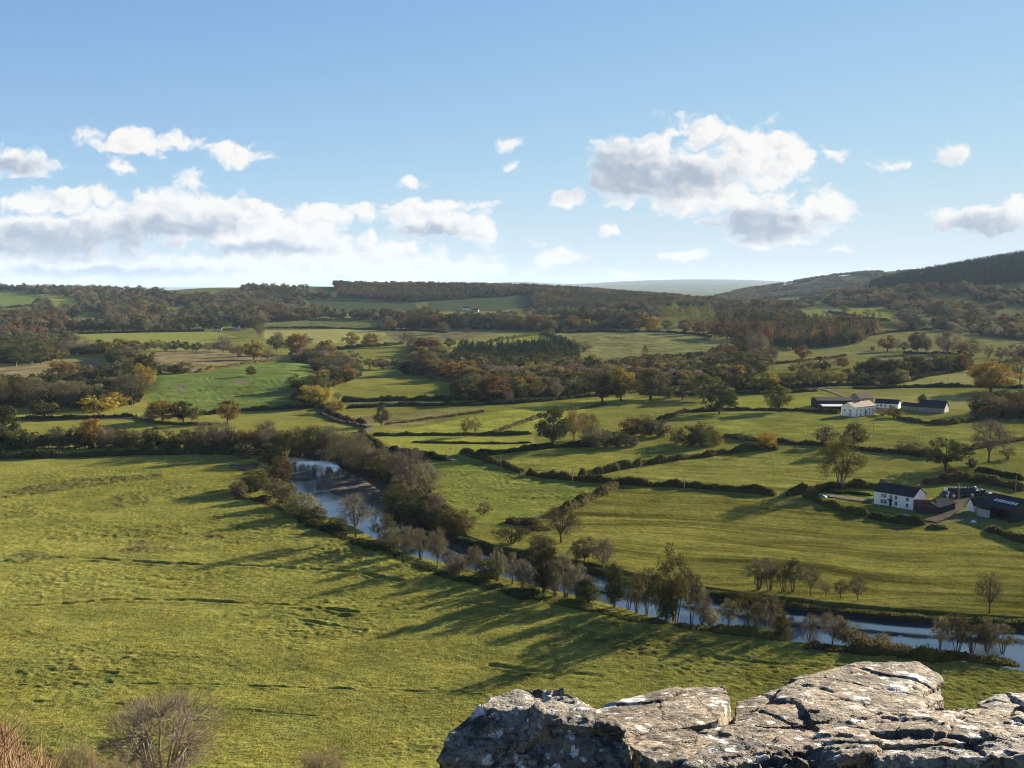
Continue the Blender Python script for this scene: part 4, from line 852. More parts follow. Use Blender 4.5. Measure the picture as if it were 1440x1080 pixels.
# ------------------------------------------------------------------ woods too far off to tell the trees apart
def far_proto(shape, seed, leaf):
    T, C, J = proto(shape, seed, 'C'); me = J.copy(); me.materials.clear(); me.materials.append(LEAF[leaf]); me.materials.append(BARK); me.name = 'far_tree'
    return bpy.data.objects.new('far_tree', me)
def gn_woods(name, label, pts, rot, scl, idx, protos):
    c = bpy.data.collections.new(name + '_kinds')
    for k, o in enumerate(protos): o.name = f'{name}_kind_{k:02d}'; c.objects.link(o)
    me = bpy.data.meshes.new(name); me.vertices.add(len(pts)); me.vertices.foreach_set('co', np.asarray(pts, np.float32).ravel())
    for an, ty, dat, fld in (('rot', 'FLOAT_VECTOR', np.stack([0*rot, 0*rot, rot], 1), 'vector'), ('scl', 'FLOAT_VECTOR', scl, 'vector'), ('idx', 'INT', idx, 'value')):
        a = me.attributes.new(an, ty, 'POINT'); a.data.foreach_set(fld, np.asarray(dat, np.int32 if ty == 'INT' else np.float32).ravel())
    o = link(name, me); ng = bpy.data.node_groups.new(name, 'GeometryNodeTree')
    ng.interface.new_socket('Geometry', in_out='INPUT', socket_type='NodeSocketGeometry'); ng.interface.new_socket('Geometry', in_out='OUTPUT', socket_type='NodeSocketGeometry')
    gi = ng.nodes.new('NodeGroupInput'); go = ng.nodes.new('NodeGroupOutput'); ip = ng.nodes.new('GeometryNodeInstanceOnPoints'); ci = ng.nodes.new('GeometryNodeCollectionInfo')
    ci.inputs['Collection'].default_value = c; ci.inputs['Separate Children'].default_value = True; ci.inputs['Reset Children'].default_value = True
    ip.inputs['Pick Instance'].default_value = True
    ng.links.new(gi.outputs[0], ip.inputs['Points']); ng.links.new(ci.outputs[0], ip.inputs['Instance'])
    for an, ty, sk in (('rot', 'FLOAT_VECTOR', 'Rotation'), ('scl', 'FLOAT_VECTOR', 'Scale'), ('idx', 'INT', 'Instance Index')):
        n = ng.nodes.new('GeometryNodeInputNamedAttribute'); n.data_type = ty; n.inputs['Name'].default_value = an; ng.links.new(n.outputs['Attribute'], ip.inputs[sk])
    ng.links.new(ip.outputs[0], go.inputs[0]); md = o.modifiers.new('trees', 'NODES'); md.node_group = ng
    o['kind'] = 'stuff'; o['label'] = label; o['category'] = 'wood'; return o
def wood(name, label, poly, holes, step, kinds, hm, asp=1.1, cut=.0, seed=1, ncl=90):
    holes = list(holes) + [[(a, b+dy) for a, b in h] for h in holes if h[0][1] < 445 for dy in (4, 8)]
    g = np.random.default_rng(seed)
    dense = []
    for k in range(len(poly)):  # follow the polygon edge in small steps, so crests are traced
        a, b = np.array(poly[k], float), np.array(poly[(k+1) % len(poly)], float); m = max(1, int(np.hypot(*(b-a))/25))
        for t in range(m): dense.append(a + (b-a)*t/m)
    q = np.array([tuple(at(*d))[:2] for d in dense]); lo, hi = q.min(0), q.max(0)
    X, Y = np.meshgrid(np.arange(lo[0], hi[0], step), np.arange(lo[1], hi[1], step))
    x = X.ravel() + g.uniform(-.48, .48, X.size)*step; y = Y.ravel() + g.uniform(-.48, .48, X.size)*step
    m = inpoly(x, y, q)
    for hp in holes:
        hq = np.array([tuple(at(*d))[:2] for d in hp]); m &= ~inpoly(x, y, hq)
    if cut: m &= fbm(x/ncl, y/ncl, 3, seed+200) > cut - .5
    x, y = x[m], y[m]; n = len(x); z = Hbase(x, y)
    h = hm[0] + (hm[1]-hm[0])*g.uniform(0, 1, n)**1.3; w = h*asp*g.uniform(.8, 1.25, n)
    kn = fbm(x/70, y/70, 2, seed+300) + g.normal(0, .10, n)
    idx = np.clip(((kn*1.5+.5)*len(kinds)).astype(int), 0, len(kinds)-1)
    gn_woods(name, label, np.stack([x, y, z-.3], 1), g.uniform(0, 6.28, n), np.stack([w, w, h], 1), idx, [far_proto(*k) for k in kinds])
    print(name, n)
FH = [f[0] for f in FIELDS]
BL_ = [('round',0,'dark'),('round',1,'dark'),('haze',1,'greyolive'),('oak',2,'olive'),('round',3,'greyolive'),('oak',3,'brown'),('haze',0,'grey'),('oak',1,'russet'),('round',2,'olive')]
wood('woodland', 'autumn woodland covering the long low ridge at left', [(-40,405),(60,403),(110,408),(190,411),(240,411),(330,406),(440,405),(475,408),(475,420),(430,425),(470,440),(540,441),(610,441),(620,455),(540,452),(450,448),(370,456),(360,463),(300,463),(210,466),(110,467),(60,472),(20,486),(-40,490)], FH, 19, BL_, (9, 25), 1.15, .36, 1)
wood('woodland', 'dark wooded crest of the ridge at centre left', [(470,403),(560,403),(690,403),(760,406),(840,410),(900,417),(960,423),(1000,426),(1000,434),(900,438),(800,438),(750,436),(749,416),(690,420),(600,424),(580,425),(480,420)], FH, 12.5, [('round',0,'dark'),('round',1,'dark'),('oak',2,'brown'),('oak',3,'brown'),('haze',0,'brown'),('oak',1,'russet')], (10, 23), .95, .18, 2)
wood('woodland', 'hazy wood and hedgerows on the valley floor behind the middle fields', [(370,450),(540,452),(610,440),(700,438),(760,438),(880,436),(880,452),(800,456),(700,458),(560,458),(540,464),(440,459),(380,461)], FH, 14, BL_, (8, 15), 1.1, .44, 3)
wood('woodland', 'brown autumn wood on the slope under the conifer hill', [(1190,437),(1270,438),(1280,452),(1255,466),(1310,468),(1380,473),(1440,480),(1560,485),(1560,388),(1440,395),(1380,402),(1300,405),(1230,410),(1150,415),(1130,421),(1160,430)], FH+[[(1285,448),(1330,443),(1340,462),(1290,460)], [(1300,420),(1360,415),(1370,421),(1310,427)], [(1390,436),(1450,432),(1450,440),(1400,444)]], 17, [('round',0,'dark'),('haze',1,'greyolive'),('oak',2,'brown'),('haze',3,'grey'),('round',0,'olive'),('oak',1,'russet'),('haze',0,'greyolive'),('round',2,'dark')], (9, 22), 1.15, .42, 4)
wood('conifer_forest', 'dark conifer forest covering the hill at upper right', [(1222,408),(1240,399),(1300,387),(1360,376),(1440,363),(1560,350),(1560,392),(1440,397),(1380,403),(1300,405),(1230,411)], [], 10.5, [('spruce',0,'spruce'),('spruce',1,'spruce'),('spruce',2,'spruce'),('spruce',3,'spruce')], (16, 32), .42, .0, 5)
wood('woodland', 'hazy wooded ridge beyond the valley gap at right', [(1005,418),(1030,413),(1060,406),(1100,401),(1140,392),(1180,387),(1260,382),(1360,379),(1360,385),(1240,400),(1200,408),(1140,416),(1060,421)], [], 12.5, BL_, (10, 17), 1.2, .36, 6, 200)
wood('woodland', 'trees scattered over the distant valley floor in the gap', [(890,424),(960,421),(1060,420),(1140,417),(1150,428),(1130,436),(1000,437),(960,446),(900,444)], FH, 15, BL_, (8, 16), 1.1, .46, 7)

# undergrowth and inner trees of the nearer woods, where crown runs into crown
MIX1 = [('round',0,'dark'),('oak',1,'olive'),('round',2,'olive'),('haze',3,'greyolive'),('round',1,'dark'),('oak',2,'brown'),('round',3,'dark'),('oak',0,'ochre'),('haze',1,'grey')]
for lab, poly, stp, kinds, hm, asp, sd in [
 ('shadowy inner growth of the copse at left', [(-40,572),(0,574),(90,574),(150,578),(190,568),(205,552),(195,530),(170,528),(90,536),(30,545),(-40,545)], 6.5, MIX1, (6,13), 1.1, 11),
 ('thick growth of the belts above the rough left slope', [(-40,512),(60,511),(100,500),(180,500),(205,525),(160,520),(150,498),(110,495),(90,482),(0,484),(-40,484)], 8, MIX1, (7,13), 1.1, 12),
 ('dark tree growth on the slopes at far left', [(-40,488),(60,488),(110,480),(60,470),(-40,468)], 9, MIX1, (8,16), 1.1, 13),
 ('thick growth of the tree strip left of centre', [(415,500),(440,500),(480,505),(500,520),(505,532),(480,542),(455,548),(450,575),(425,575),(430,545),(455,530),(440,515),(410,508)], 7, MIX1, (6,12), 1.1, 14),
 ('thick undergrowth of the central wood', [(570,528),(590,485),(615,488),(640,512),(815,512),(845,520),(860,548),(800,556),(700,562),(640,560),(660,535)], 7.5, MIX1, (7,13), 1.1, 15),
 ('dense young spruces of the central plantation', [(632,512),(645,495),(700,492),(790,484),(812,496),(815,512),(740,515)], 6.5, [('spruce',0,'spruce'),('spruce',1,'spruce'),('spruce',2,'spruce'),('round',3,'dark')], (9,15), .5, 16),
 ('dark wood behind the roadside oaks right of centre', [(830,520),(880,520),(920,512),(990,512),(1010,495),(1075,495),(1085,512),(1070,528),(1000,540),(930,545),(860,545)], 8, MIX1, (8,14), 1.1, 17),
 ('close-grown inner trees of the larch wood', [(985,450),(1030,440),(1075,436),(1115,442),(1130,455),(1210,457),(1238,464),(1205,484),(1150,488),(1105,489),(1050,472)], 9, [('larch',0,'larch'),('round',1,'brown'),('round',2,'dark'),('haze',3,'brown'),('larch',2,'larch'),('oak',1,'brown')], (12,22), .8, 18),
 ('shady undergrowth of the wood at the river bend', [(402,632),(440,634),(500,640),(545,655),(575,668),(600,690),(625,725),(640,742),(600,735),(570,722),(560,698),(540,678),(500,664),(470,650),(440,640)], 5.5, [('haze',0,'greyolive'),('bush',1,'greyolive'),('round',2,'olive'),('haze',3,'grey'),('haze',1,'greyolive')], (3,6), 1.2, 19),
 ('thick growth of the belt behind the left meadow', [(-40,634),(100,633),(250,635),(400,638),(410,628),(350,626),(250,626),(100,625),(-40,626)], 6, [('alder' if False else 'round',0,'dark'),('bush',1,'olive'),('haze',2,'greyolive'),('round',3,'olive')], (4,10), 1.1, 20),
 ('thick growth of the belt behind the middle fields', [(540,462),(640,463),(760,466),(900,463),(900,454),(800,452),(700,454),(560,456)], 10, MIX1+[('oak',1,'russet')], (8,16), 1.1, 21),
 ('thick hedgerow growth on the right middle slope', [(1205,533),(1260,530),(1340,524),(1370,518),(1360,512),(1300,516),(1210,523)], 8, MIX1, (6,12), 1.1, 22),
 ('thick growth of the tree group at the right edge', [(1365,588),(1460,595),(1460,560),(1400,568)], 6.5, MIX1, (5,10), 1.2, 23)]:
    wood('thicket', lab, poly, [], stp, kinds, hm, asp, .24, sd, 40)
# ------------------------------------------------------------------ buildings
WHITE = plain('white_render', (.74,.74,.72), .85, .06, .6, .2); STONE = plain('grey_stone', (.22,.20,.175), .9, .3, 1.2, .1); SLATE = plain('dark_slate', (.026,.028,.034), .85, .3, 2.5, .06)
REDR = plain('brown_roof', (.15,.095,.062), .8, .3, 1.5, .2); RUST = plain('rusty_iron', (.13,.055,.035), .9, .45, .7, .0); TIN = plain('grey_sheet_iron', (.030,.033,.038), .95, .2, .8, .0)
PALET = plain('pale_roof_sheet', (.55,.57,.58), .5, .1, .5, .4); BOARD = plain('dark_boarding', (.035,.036,.038), .9, .3, 1, .04); BLOCK = plain('pale_blockwork', (.36,.36,.35), .9, .15, .8, .1)
GLASSD = plain('window_glass', (.012,.014,.018), .12, .1, 1, .6); BRICK = plain('chimney_brick', (.16,.085,.06), .9, .3, 2, .1); TIMB = plain('painted_frame', (.70,.70,.68), .6, .05, 1, .3)
POT = plain('clay_pot', (.26,.11,.06), .8, .2, 3, .2)
class MB:
    def __init__(s): s.bm = bmesh.new()
    def box(s, M, x0, x1, y0, y1, z0, z1):
        vs = [s.bm.verts.new(M @ Vector((x, y, z))) for x in (x0, x1) for y in (y0, y1) for z in (z0, z1)]
        for f in ((0,1,3,2),(4,6,7,5),(0,4,5,1),(2,3,7,6),(0,2,6,4),(1,5,7,3)): s.bm.faces.new([vs[i] for i in f])
        return s
    def poly(s, pts): s.bm.faces.new([s.bm.verts.new(p) for p in pts]); return s
    def done(s, name, mat, parent=None):
        bmesh.ops.recalc_face_normals(s.bm, faces=s.bm.faces); me = bpy.data.meshes.new(name); s.bm.to_mesh(me); s.bm.free(); me.materials.append(mat); return link(name, me, parent)
I4 = Matrix.Identity(4)
def house(name, A, B, depth, eaves, rise, wall, roof, label, cat='house', windows=(), gwin=(), chim=(), porch=None, over=.3, ridge='along', group=None, opening=None, wside=1.0, world=None):
    """walls of a block whose front runs from A to B (pixels of the foot of the front wall)"""
    a, b = world or (at(*A), at(*B)); ax = Vector((b.x-a.x, b.y-a.y, 0)); Ln = ax.length; ang = math.atan2(ax.y, ax.x)
    z0 = min(a.z, b.z)
    root = link(name, None, None, (a.x, a.y, z0), (0, 0, ang)); root.empty_display_size = .1; tag(root, label, cat, group)
    D = depth; t = .3; m = MB(); base = -1.2
    # local frame: x along the front, y to the rear
    if opening:
        o0, o1 = opening[0]*Ln, opening[1]*Ln
        if o0 > t: m.box(I4, 0, o0, 0, t, base, eaves)
        if o1 < Ln-t: m.box(I4, o1, Ln, 0, t, base, eaves)
        m.box(I4, o0, o1, 0, t, eaves*.86, eaves)
        n = max(1, int((o1-o0)/5))
        for k in range(1, n): x = o0 + (o1-o0)*k/n; m.box(I4, x-.12, x+.12, .02, .26, base, eaves*.86)
    else: m.box(I4, 0, Ln, 0, t, base, eaves)
    m.box(I4, 0, Ln, D-t, D, base, eaves); m.box(I4, 0, t, t, D-t, base, eaves); m.box(I4, Ln-t, Ln, t, D-t, base, eaves)
    if ridge == 'along':
        for x0, x1 in ((0, t), (Ln-t, Ln)):
            for x in (x0, x1): m.poly([Vector((x, 0, eaves)), Vector((x, D, eaves)), Vector((x, D/2, eaves+rise))])
    else:
        for y in (0, t, D-t, D): m.poly([Vector((0, y, eaves)), Vector((Ln, y, eaves)), Vector((Ln/2, y, eaves+rise))])
    m.done('wall', wall, root)
    r = MB(); th_ = .22; ov = over
    def slab(p):  # p: four corners of the upper face, thickened downwards
        q = [v - Vector((0, 0, th_)) for v in p]; r.poly(p); r.poly(q[::-1])
        for i in range(4): r.poly([p[i], q[i], q[(i+1) % 4], p[(i+1) % 4]])
    zl = eaves + th_; k = rise/(D/2 if ridge == 'along' else Ln/2)
    if ridge == 'along':
        slab([Vector((-ov, -ov, zl-ov*k)), Vector((Ln+ov, -ov, zl-ov*k)), Vector((Ln+ov, D/2, zl+rise)), Vector((-ov, D/2, zl+rise))])
        slab([Vector((-ov, D/2, zl+rise)), Vector((Ln+ov, D/2, zl+rise)), Vector((Ln+ov, D+ov, zl-ov*k)), Vector((-ov, D+ov, zl-ov*k))])
    else:
        slab([Vector((-ov, -ov, zl-ov*k)), Vector((Ln/2, -ov, zl+rise)), Vector((Ln/2, D+ov, zl+rise)), Vector((-ov, D+ov, zl-ov*k))])
        slab([Vector((Ln/2, -ov, zl+rise)), Vector((Ln+ov, -ov, zl-ov*k)), Vector((Ln+ov, D+ov, zl-ov*k)), Vector((Ln/2, D+ov, zl+rise))])
    ro = r.done('roof', roof, root)
    for c, cw, ch in chim:
        x = c*Ln; m = MB(); m.box(I4, x-cw/2, x+cw/2, D/2-.45, D/2+.45, eaves+rise-.6, eaves+rise+ch).box(I4, x-cw/2-.08, x+cw/2+.08, D/2-.53, D/2+.53, eaves+rise+ch, eaves+rise+ch+.14); cs = m.done('chimney', BRICK, ro)
        for s in ((-.28, .28) if cw > 1 else (0,)):
            v, f = prisms([((x+s, D/2, eaves+rise+ch+.14), (x+s, D/2, eaves+rise+ch+.62), .13, .10)], 8); link('chimney_pot', mesh_np('chimney_pot', v, f, mats=[POT]), cs)
    def win(x, z, w, h, side):
        M = I4 if side == 'f' else Matrix(((0, 1, 0, 0), (1, 0, 0, 0), (0, 0, 1, 0), (0, 0, 0, 1))) if side == 'l' else None
        fr = MB(); b = .07
        for q in ((-w/2-b, -w/2, z-b, z+h+b), (w/2, w/2+b, z-b, z+h+b), (-w/2, w/2, z-b, z), (-w/2, w/2, z+h, z+h+b), (-.03, .03, z, z+h), (-w/2, -.03, z+h*.5-.025, z+h*.5+.025), (.03, w/2, z+h*.5-.025, z+h*.5+.025)):
            fr.box(M, x+q[0], x+q[1], -.05, .02, q[2], q[3])
        wo = fr.done('window', TIMB, root); MB().box(M, x-w/2, x+w/2, -.012, .01, z, z+h).done('pane', GLASSD, wo)
        MB().box(M, x-w/2-.15, x+w/2+.15, -.14, -.052, z-b-.1, z-b).done('sill', STONE, wo)
    for f, z, w, h in windows: win(f*Ln, z, w, h, 'f')
    for f, z, w, h in gwin: win(f*D, z, w, h, 'l')
    if porch is not None:
        x = porch*Ln; dm = MB(); dm.box(I4, x-.5, x+.5, -.04, .01, 0, 2.1); dm.done('door', BOARD, root)
        p = MB(); p.poly([Vector((x-1, 0, 2.3)), Vector((x-1, -1.0, 2.3)), Vector((x, -1.0, 3.0)), Vector((x, 0, 3.0))]).poly([Vector((x, 0, 3.0)), Vector((x, -1.0, 3.0)), Vector((x+1, -1.0, 2.3)), Vector((x+1, 0, 2.3))])
        p.poly([Vector((x-1, -1, 2.3)), Vector((x+1, -1, 2.3)), Vector((x, -1, 3.0))]).box(I4, x-.95, x-.85, -.95, -.85, -.3, 2.3).box(I4, x+.85, x+.95, -.95, -.85, -.3, 2.3); p.done('porch', SLATE, root)
    if opening: MB().box(I4, t+.02, Ln-t-.02, t+.05, D-t-.05, -1.0, -.02).done('floor', dirt, root)
    return root
W1 = (.95, 1.15)
house('farmhouse', (1229,708), (1284,717.5), 9.2, 4.9, 2.7, WHITE, SLATE, 'white two-storey farmhouse with dark slate roof, the nearer of the two white farmhouses', windows=[(.215,3.15,.95,1.1),(.285,3.15,.95,1.1),(.43,3.15,.95,1.1),(.565,3.15,.95,1.1),(.85,3.15,.95,1.1),(.205,.85,1.0,1.3),(.285,.85,1.0,1.3),(.565,.85,.95,1.3),(.85,.85,.95,1.2)], chim=[(.04,1.5,1.3),(.96,.9,1.0)], porch=.425)
house('outbuilding', (1291,722), (1318,723), 8, 2.5, 1.6, BOARD, RUST, 'low shed with rusty red roof beside the near white farmhouse', 'shed')
house('outbuilding', (1320,724), (1343,717.5), 7, 2.6, 1.2, TIN, TIN, 'low grey sheet-iron shed right of the rusty-roofed shed', 'shed')
house('outbuilding', (1360,718), (1369,721), 7, 2.9, 2.0, WHITE, SLATE, 'little white gabled outbuilding at the left end of the dark barn', 'shed', ridge='across')
brn = house('barn', (1373,724), (1420,735), 17, 4.5, 2.6, BOARD, SLATE, 'big dark open-fronted barn at the right edge of the near farm', 'barn', opening=(.42,.97))
a, b = at(1373,724), at(1420,735); Lb = (Vector((b.x-a.x, b.y-a.y, 0))).length
MB().box(I4, .1, .40*Lb, -.06, -.003, -1, 2.6).done('block_wall', BLOCK, brn)
sk = MB()
for k in range(7):
    x = Lb*(.30+.1*k); k_ = 2.6/8.5
    for y0, y1 in ((3.2, 5.0),): sk.poly([Vector((x, y0, 4.75+y0*k_)), Vector((x+.9, y0, 4.75+y0*k_)), Vector((x+.9, y1, 4.75+y1*k_)), Vector((x, y1, 4.75+y1*k_))])
sk.done('skylights', PALET, brn)
# far farm
ww = []
for f in (.12,.30,.52,.72,.88): ww.append((f, 3.2, 1.0, 1.3))
for f in (.12,.30,.72,.88): ww.append((f, .8, 1.0, 1.5))
house('farmhouse', (1201,586.5), (1231,583), 10, 6.0, 2.8, WHITE, REDR, 'far white two-storey farmhouse with brown roof among farm buildings', windows=ww, gwin=[(.3,3.2,1.1,1.3),(.3,.8,1.1,1.5),(.72,3.2,1.1,1.3)], chim=[(.5,1.5,1.2)], porch=.52)
house('cottage_range', (1230,573), (1263,575), 8, 3.2, 2.6, WHITE, SLATE, 'long low white range with dark roof right of the far farmhouse', 'outbuilding', windows=[(.12,1,1.0,1.2),(.28,1,1.2,1.4),(.45,1,1.0,1.2),(.66,1,1.2,1.4),(.85,1,1.0,1.2)])
house('barn', (1209,571), (1228,570), 11, 5.2, 3.4, STONE, REDR, 'stone barn with red-brown roof behind the far white farmhouse', 'barn')
house('barn', (1149,574), (1200,574), 14, 5.2, 1.6, BOARD, BOARD, 'long dark barn at the left of the far farm', 'barn')
house('lean_to_shed', (1157,579), (1187,579), 9, 3.6, .8, BOARD, PALET, 'dark shed with pale sheet roof in front of the long dark barn', 'shed', opening=(.25,.97))
house('outbuilding', (1267,575), (1290,577.5), 6, 2.5, 2.0, STONE, SLATE, 'small stone shed between the white range and the dark barn', 'shed', windows=[(.3,.8,.9,.9),(.6,.8,.9,.9)])
house('barn', (1291,578.5), (1328,581), 12, 3.2, 4.2, STONE, SLATE, 'dark steep-roofed barn at the right end of the far farm', 'barn')
# far cottages
for px, py, wp, ang, wl, rf, lab in [(300,466,10,.1,BLOCK,SLATE,'pale cottage among trees behind the two pale left fields'),(328,464,7,-.3,BLOCK,SLATE,'small pale house beside the round dark tree on the left plain'),(160,438,8,.3,WHITE,SLATE,'tiny white cottage alone in the left hillside wood'),(651,436,9,.2,WHITE,SLATE,'white cottage under the dark pasture at centre left'),(664,439,8,-.4,STONE,SLATE,'grey cottage right of the white cottage under the dark pasture'),(457,441,6,.2,WHITE,SLATE,'tiny white house in the woods left of the dark pasture'),(388,444,6,0,WHITE,REDR,'tiny white house at the foot of the left woods'),(1172,423,10,.3,WHITE,SLATE,'white house on the high lane below the conifer hill'),(1190,424,9,-.2,STONE,SLATE,'grey house right of the white house on the high lane'),(1264,429,11,.1,WHITE,SLATE,'long white farm at the foot of the conifer hill'),(556,464,11,0,PALET,TIN,'pale low shed beside the long hedge left of centre'),(835,460,16,.05,BLOCK,TIN,'low pale shed by the belt behind the big pale field'),(1037,430,9,.2,WHITE,SLATE,'white house on the plain behind the larch wood')]:
    q = at(px, py); wm_ = wp*q.y/1400*1.1; ca, sa = math.cos(ang), math.sin(ang); q2 = Vector((q.x+wm_*ca, q.y+wm_*sa, q.z))
    house('cottage' if 'shed' not in lab else 'outbuilding', None, None, 8, 5 if 'shed' not in lab else 3.5, 3.2, wl, rf, lab, 'house' if 'shed' not in lab else 'shed', world=(q, q2), windows=[(.25,1,1.2,1.4),(.7,1,1.2,1.4),(.25,3.3,1.2,1.2),(.7,3.3,1.2,1.2)] if wp > 8 and 'shed' not in lab else ())
# ------------------------------------------------------------------ wrapped bales heaped behind the near farm
def cyl_bale():
    bm = bmesh.new(); bmesh.ops.create_cone(bm, cap_ends=True, segments=18, radius1=.66, radius2=.66, depth=1.25)
    bmesh.ops.bevel(bm, geom=[e for e in bm.edges if abs(e.verts[0].co.z-e.verts[1].co.z) < .01], offset=.16, segments=3, affect='EDGES')
    for v in bm.verts: v.co += Vector(np.random.default_rng(int(abs(v.co.x*999))).normal(0, .012, 3))
    me = bpy.data.meshes.new('wrapped_bale'); bm.to_mesh(me); bm.free()
    for p in me.polygons: p.use_smooth = True
    return me
bm_ = cyl_bale(); WRAP = plain('black_wrap', (.012,.013,.015), .32, .3, 2, .5); WRAPW = plain('pale_wrap', (.55,.57,.60), .4, .1, 2, .5); bm_.materials.append(WRAP)
b0, b1 = at(1326,700), at(1398,697); k = 0
for ly in range(3):
    for r_ in range(3-ly):
        n = 17 - 3*ly
        for i in range(n):
            f = (i+.5+.5*ly)/17; x = b0.x*(1-f)+b1.x*f + random.uniform(-.2, .2); y = b0.y*(1-f)+b1.y*f + (r_+ly*.5)*1.5 + random.uniform(-.2, .2)
            wht = (f > .62 and ly == 2-r_ and random.random() < .75) or random.random() < .07
            o = link('wrapped_bale', bm_, None, (x, y, gz(x, y)+.66+ly*1.12), (math.pi/2, 0, random.uniform(-.3, .3))); setmat(o, 0, WRAPW if wht else WRAP)
            tag(o, 'pale plastic-wrapped round bale in the heap behind the farm yard' if wht else 'black plastic-wrapped round bale in the heap behind the farm yard', 'bale', 'bales heaped behind the near farm yard')
# turquoise sheets in the farm garden, parked car, trough
TURQ = plain('turquoise_sheet', (.05,.22,.19), .6, .15, 2, .3)
def lump(name, px, py, w, d, h, mat, label, cat):
    q = at(px, py); n = 14; X, Y = np.meshgrid(np.linspace(-1, 1, n), np.linspace(-1, 1, n)); r = np.hypot(X, Y)
    Zz = (1-np.clip(r, 0, 1)**2)*h*(1+.8*fbm(X*2.3+px, Y*2.3, 3, 5)) - .05; v = np.stack([X.ravel()*w/2, Y.ravel()*d/2, Zz.ravel()], 1); ii = np.arange(n*n).reshape(n, n)
    f = np.stack([ii[:-1, :-1], ii[:-1, 1:], ii[1:, 1:], ii[1:, :-1]], -1).reshape(-1, 4)
    return tag(link(name, mesh_np(name, v, f, mats=[mat], smooth=True), None, (q.x, q.y, gz(q.x, q.y))), label, cat)
lump('tarpaulin', 1155, 699, 5, 4, 1.3, TURQ, 'turquoise sheet lying in the garden left of the near farmhouse', 'tarpaulin')
lump('tarpaulin', 1272, 725, 4, 2, .8, TURQ, 'turquoise netting lying in front of the near farmhouse by the thick hedge', 'tarpaulin')
lump('water_trough', 1369, 734, 2.2, 1.2, .7, PALET, 'small white trough on the grass before the dark barn', 'trough')
def car(px, py, rz, label):
    q = at(px, py); paint = plain('car_paint', (.035,.07,.12), .3, .05, 1, .5); root = link('parked_car', None, None, (q.x, q.y, gz(q.x, q.y)), (0, 0, rz)); root.empty_display_size = .1; tag(root, label, 'car')
    bm = bmesh.new(); pr = [(-2.1,.35),(-2.1,.85),(-1.9,.95),(-1.2,1.0),(-.55,1.45),(.9,1.48),(1.6,1.02),(2.1,.92),(2.15,.35)]
    for s in (-.82, .82): bm.faces.new([bm.verts.new((x, s*(1 if z < 1.1 else .82), z)) for x, z in pr])
    bm.verts.ensure_lookup_table(); n = len(pr)
    for i in range(n): bm.faces.new([bm.verts[i], bm.verts[(i+1) % n], bm.verts[n+(i+1) % n], bm.verts[n+i]])
    bmesh.ops.recalc_face_normals(bm, faces=bm.faces); bmesh.ops.bevel(bm, geom=list(bm.edges), offset=.06, segments=2, affect='EDGES'); me = bpy.data.meshes.new('body'); bm.to_mesh(me); bm.free(); me.materials.append(paint); link('body', me, root)
    m = MB()
    for s in (-1, 1): m.poly([Vector((-1.05, s*.80, 1.04)), Vector((-.5, s*.72, 1.38)), Vector((.85, s*.72, 1.40)), Vector((1.35, s*.80, 1.04))])
    m.done('windows', GLASSD, root)
    for x in (-1.3, 1.3):
        for s in (-.8, .8): v, f = prisms([((x, s-.1, .32), (x, s+.1, .32), .32, .32)], 14); link('wheel', mesh_np('wheel', v, f, mats=[WRAP]), root)
car(1224, 706, .2, 'dark blue car parked at the left end of the near farmhouse')
# ------------------------------------------------------------------ poles and posts
POLE = plain('grey_pole_timber', (.19,.17,.145), .9, .25, 3, .1)
for px, py, hp, lab in [(704,659,20,'wooden pole on the hedge below the big dark oak'),(805,680,24,'wooden pole on the striped field hedge, left one of two'),(962,689,20,'wooden pole on the striped field hedge, right one of two'),(633,643,14,'thin pole by the lane left of the field gate'),(1228,615,21,'thin pole in the field below the far white farmhouse'),(1292,630,22,'thin pole in the field right below the far farm barns'),(1348,703,24,'wooden pole before the heap of black bales'),(1428,692,24,'wooden pole behind the big dark barn at right'),(722,600,18,'thin pole in the field left of the big dark oak'),(922,592,14,'thin pole above the second thicket right of the dark oak'),(1067,578,12,'thin pole on the hedge left of the mushroom-shaped oak'),(1334,540,9,'thin pole in the bright field at right')]:
    q = at(px, py); h = hp*q.y/1400; sg = [((0, 0, -.4), (0, 0, h), .17, .12), ((-.8, 0, h-.5), (.8, 0, h-.5), .07, .07)] + [((s, 0, h-.46), (s, 0, h-.22), .05, .04) for s in (-.7, 0.35, .7)]
    v, f = prisms(sg, 8); tag(link('utility_pole', mesh_np('utility_pole', v, f, mats=[POLE]), None, (q.x, q.y, gz(q.x, q.y)), (0, 0, random.uniform(-.8, .8))), lab, 'pole', 'utility poles across the valley')
for px, py, hp, lab in [(1301,907,11,'shorter left wooden fence post at the river edge'),(1306,908,18,'taller right wooden fence post at the river edge')]:
    q = at(px, py); h = hp*q.y/1400+1.2; v, f = prisms([((0, 0, -.5), (.03, 0, h), .14, .11), ((.03, 0, h), (.03, 0, h+.06), .11, .02)], 8); tag(link('fence_post', mesh_np('fence_post', v, f, mats=[POLE]), None, (q.x, q.y, gz(q.x, q.y))), lab, 'post')
for px, py, rz, lab in [(738,668,-.5,'wooden field gate in the gap of the long mid valley hedge'),(1104,698,.1,'wooden field gate in the hedge gap left of the near farm garden')]:
    q = at(px, py); m = MB(); M = Matrix.Rotation(rz, 4, 'Z')
    for k in range(5): m.box(M, -2, 2, -.03, .03, .25+k*.24, .35+k*.24)
    for x in (-2.1, 2.05): m.box(M, x, x+.14, -.08, .08, -.4, 1.5)
    o = m.done('field_gate', POLE); o.location = (q.x, q.y, gz(q.x, q.y)); tag(o, lab, 'gate')
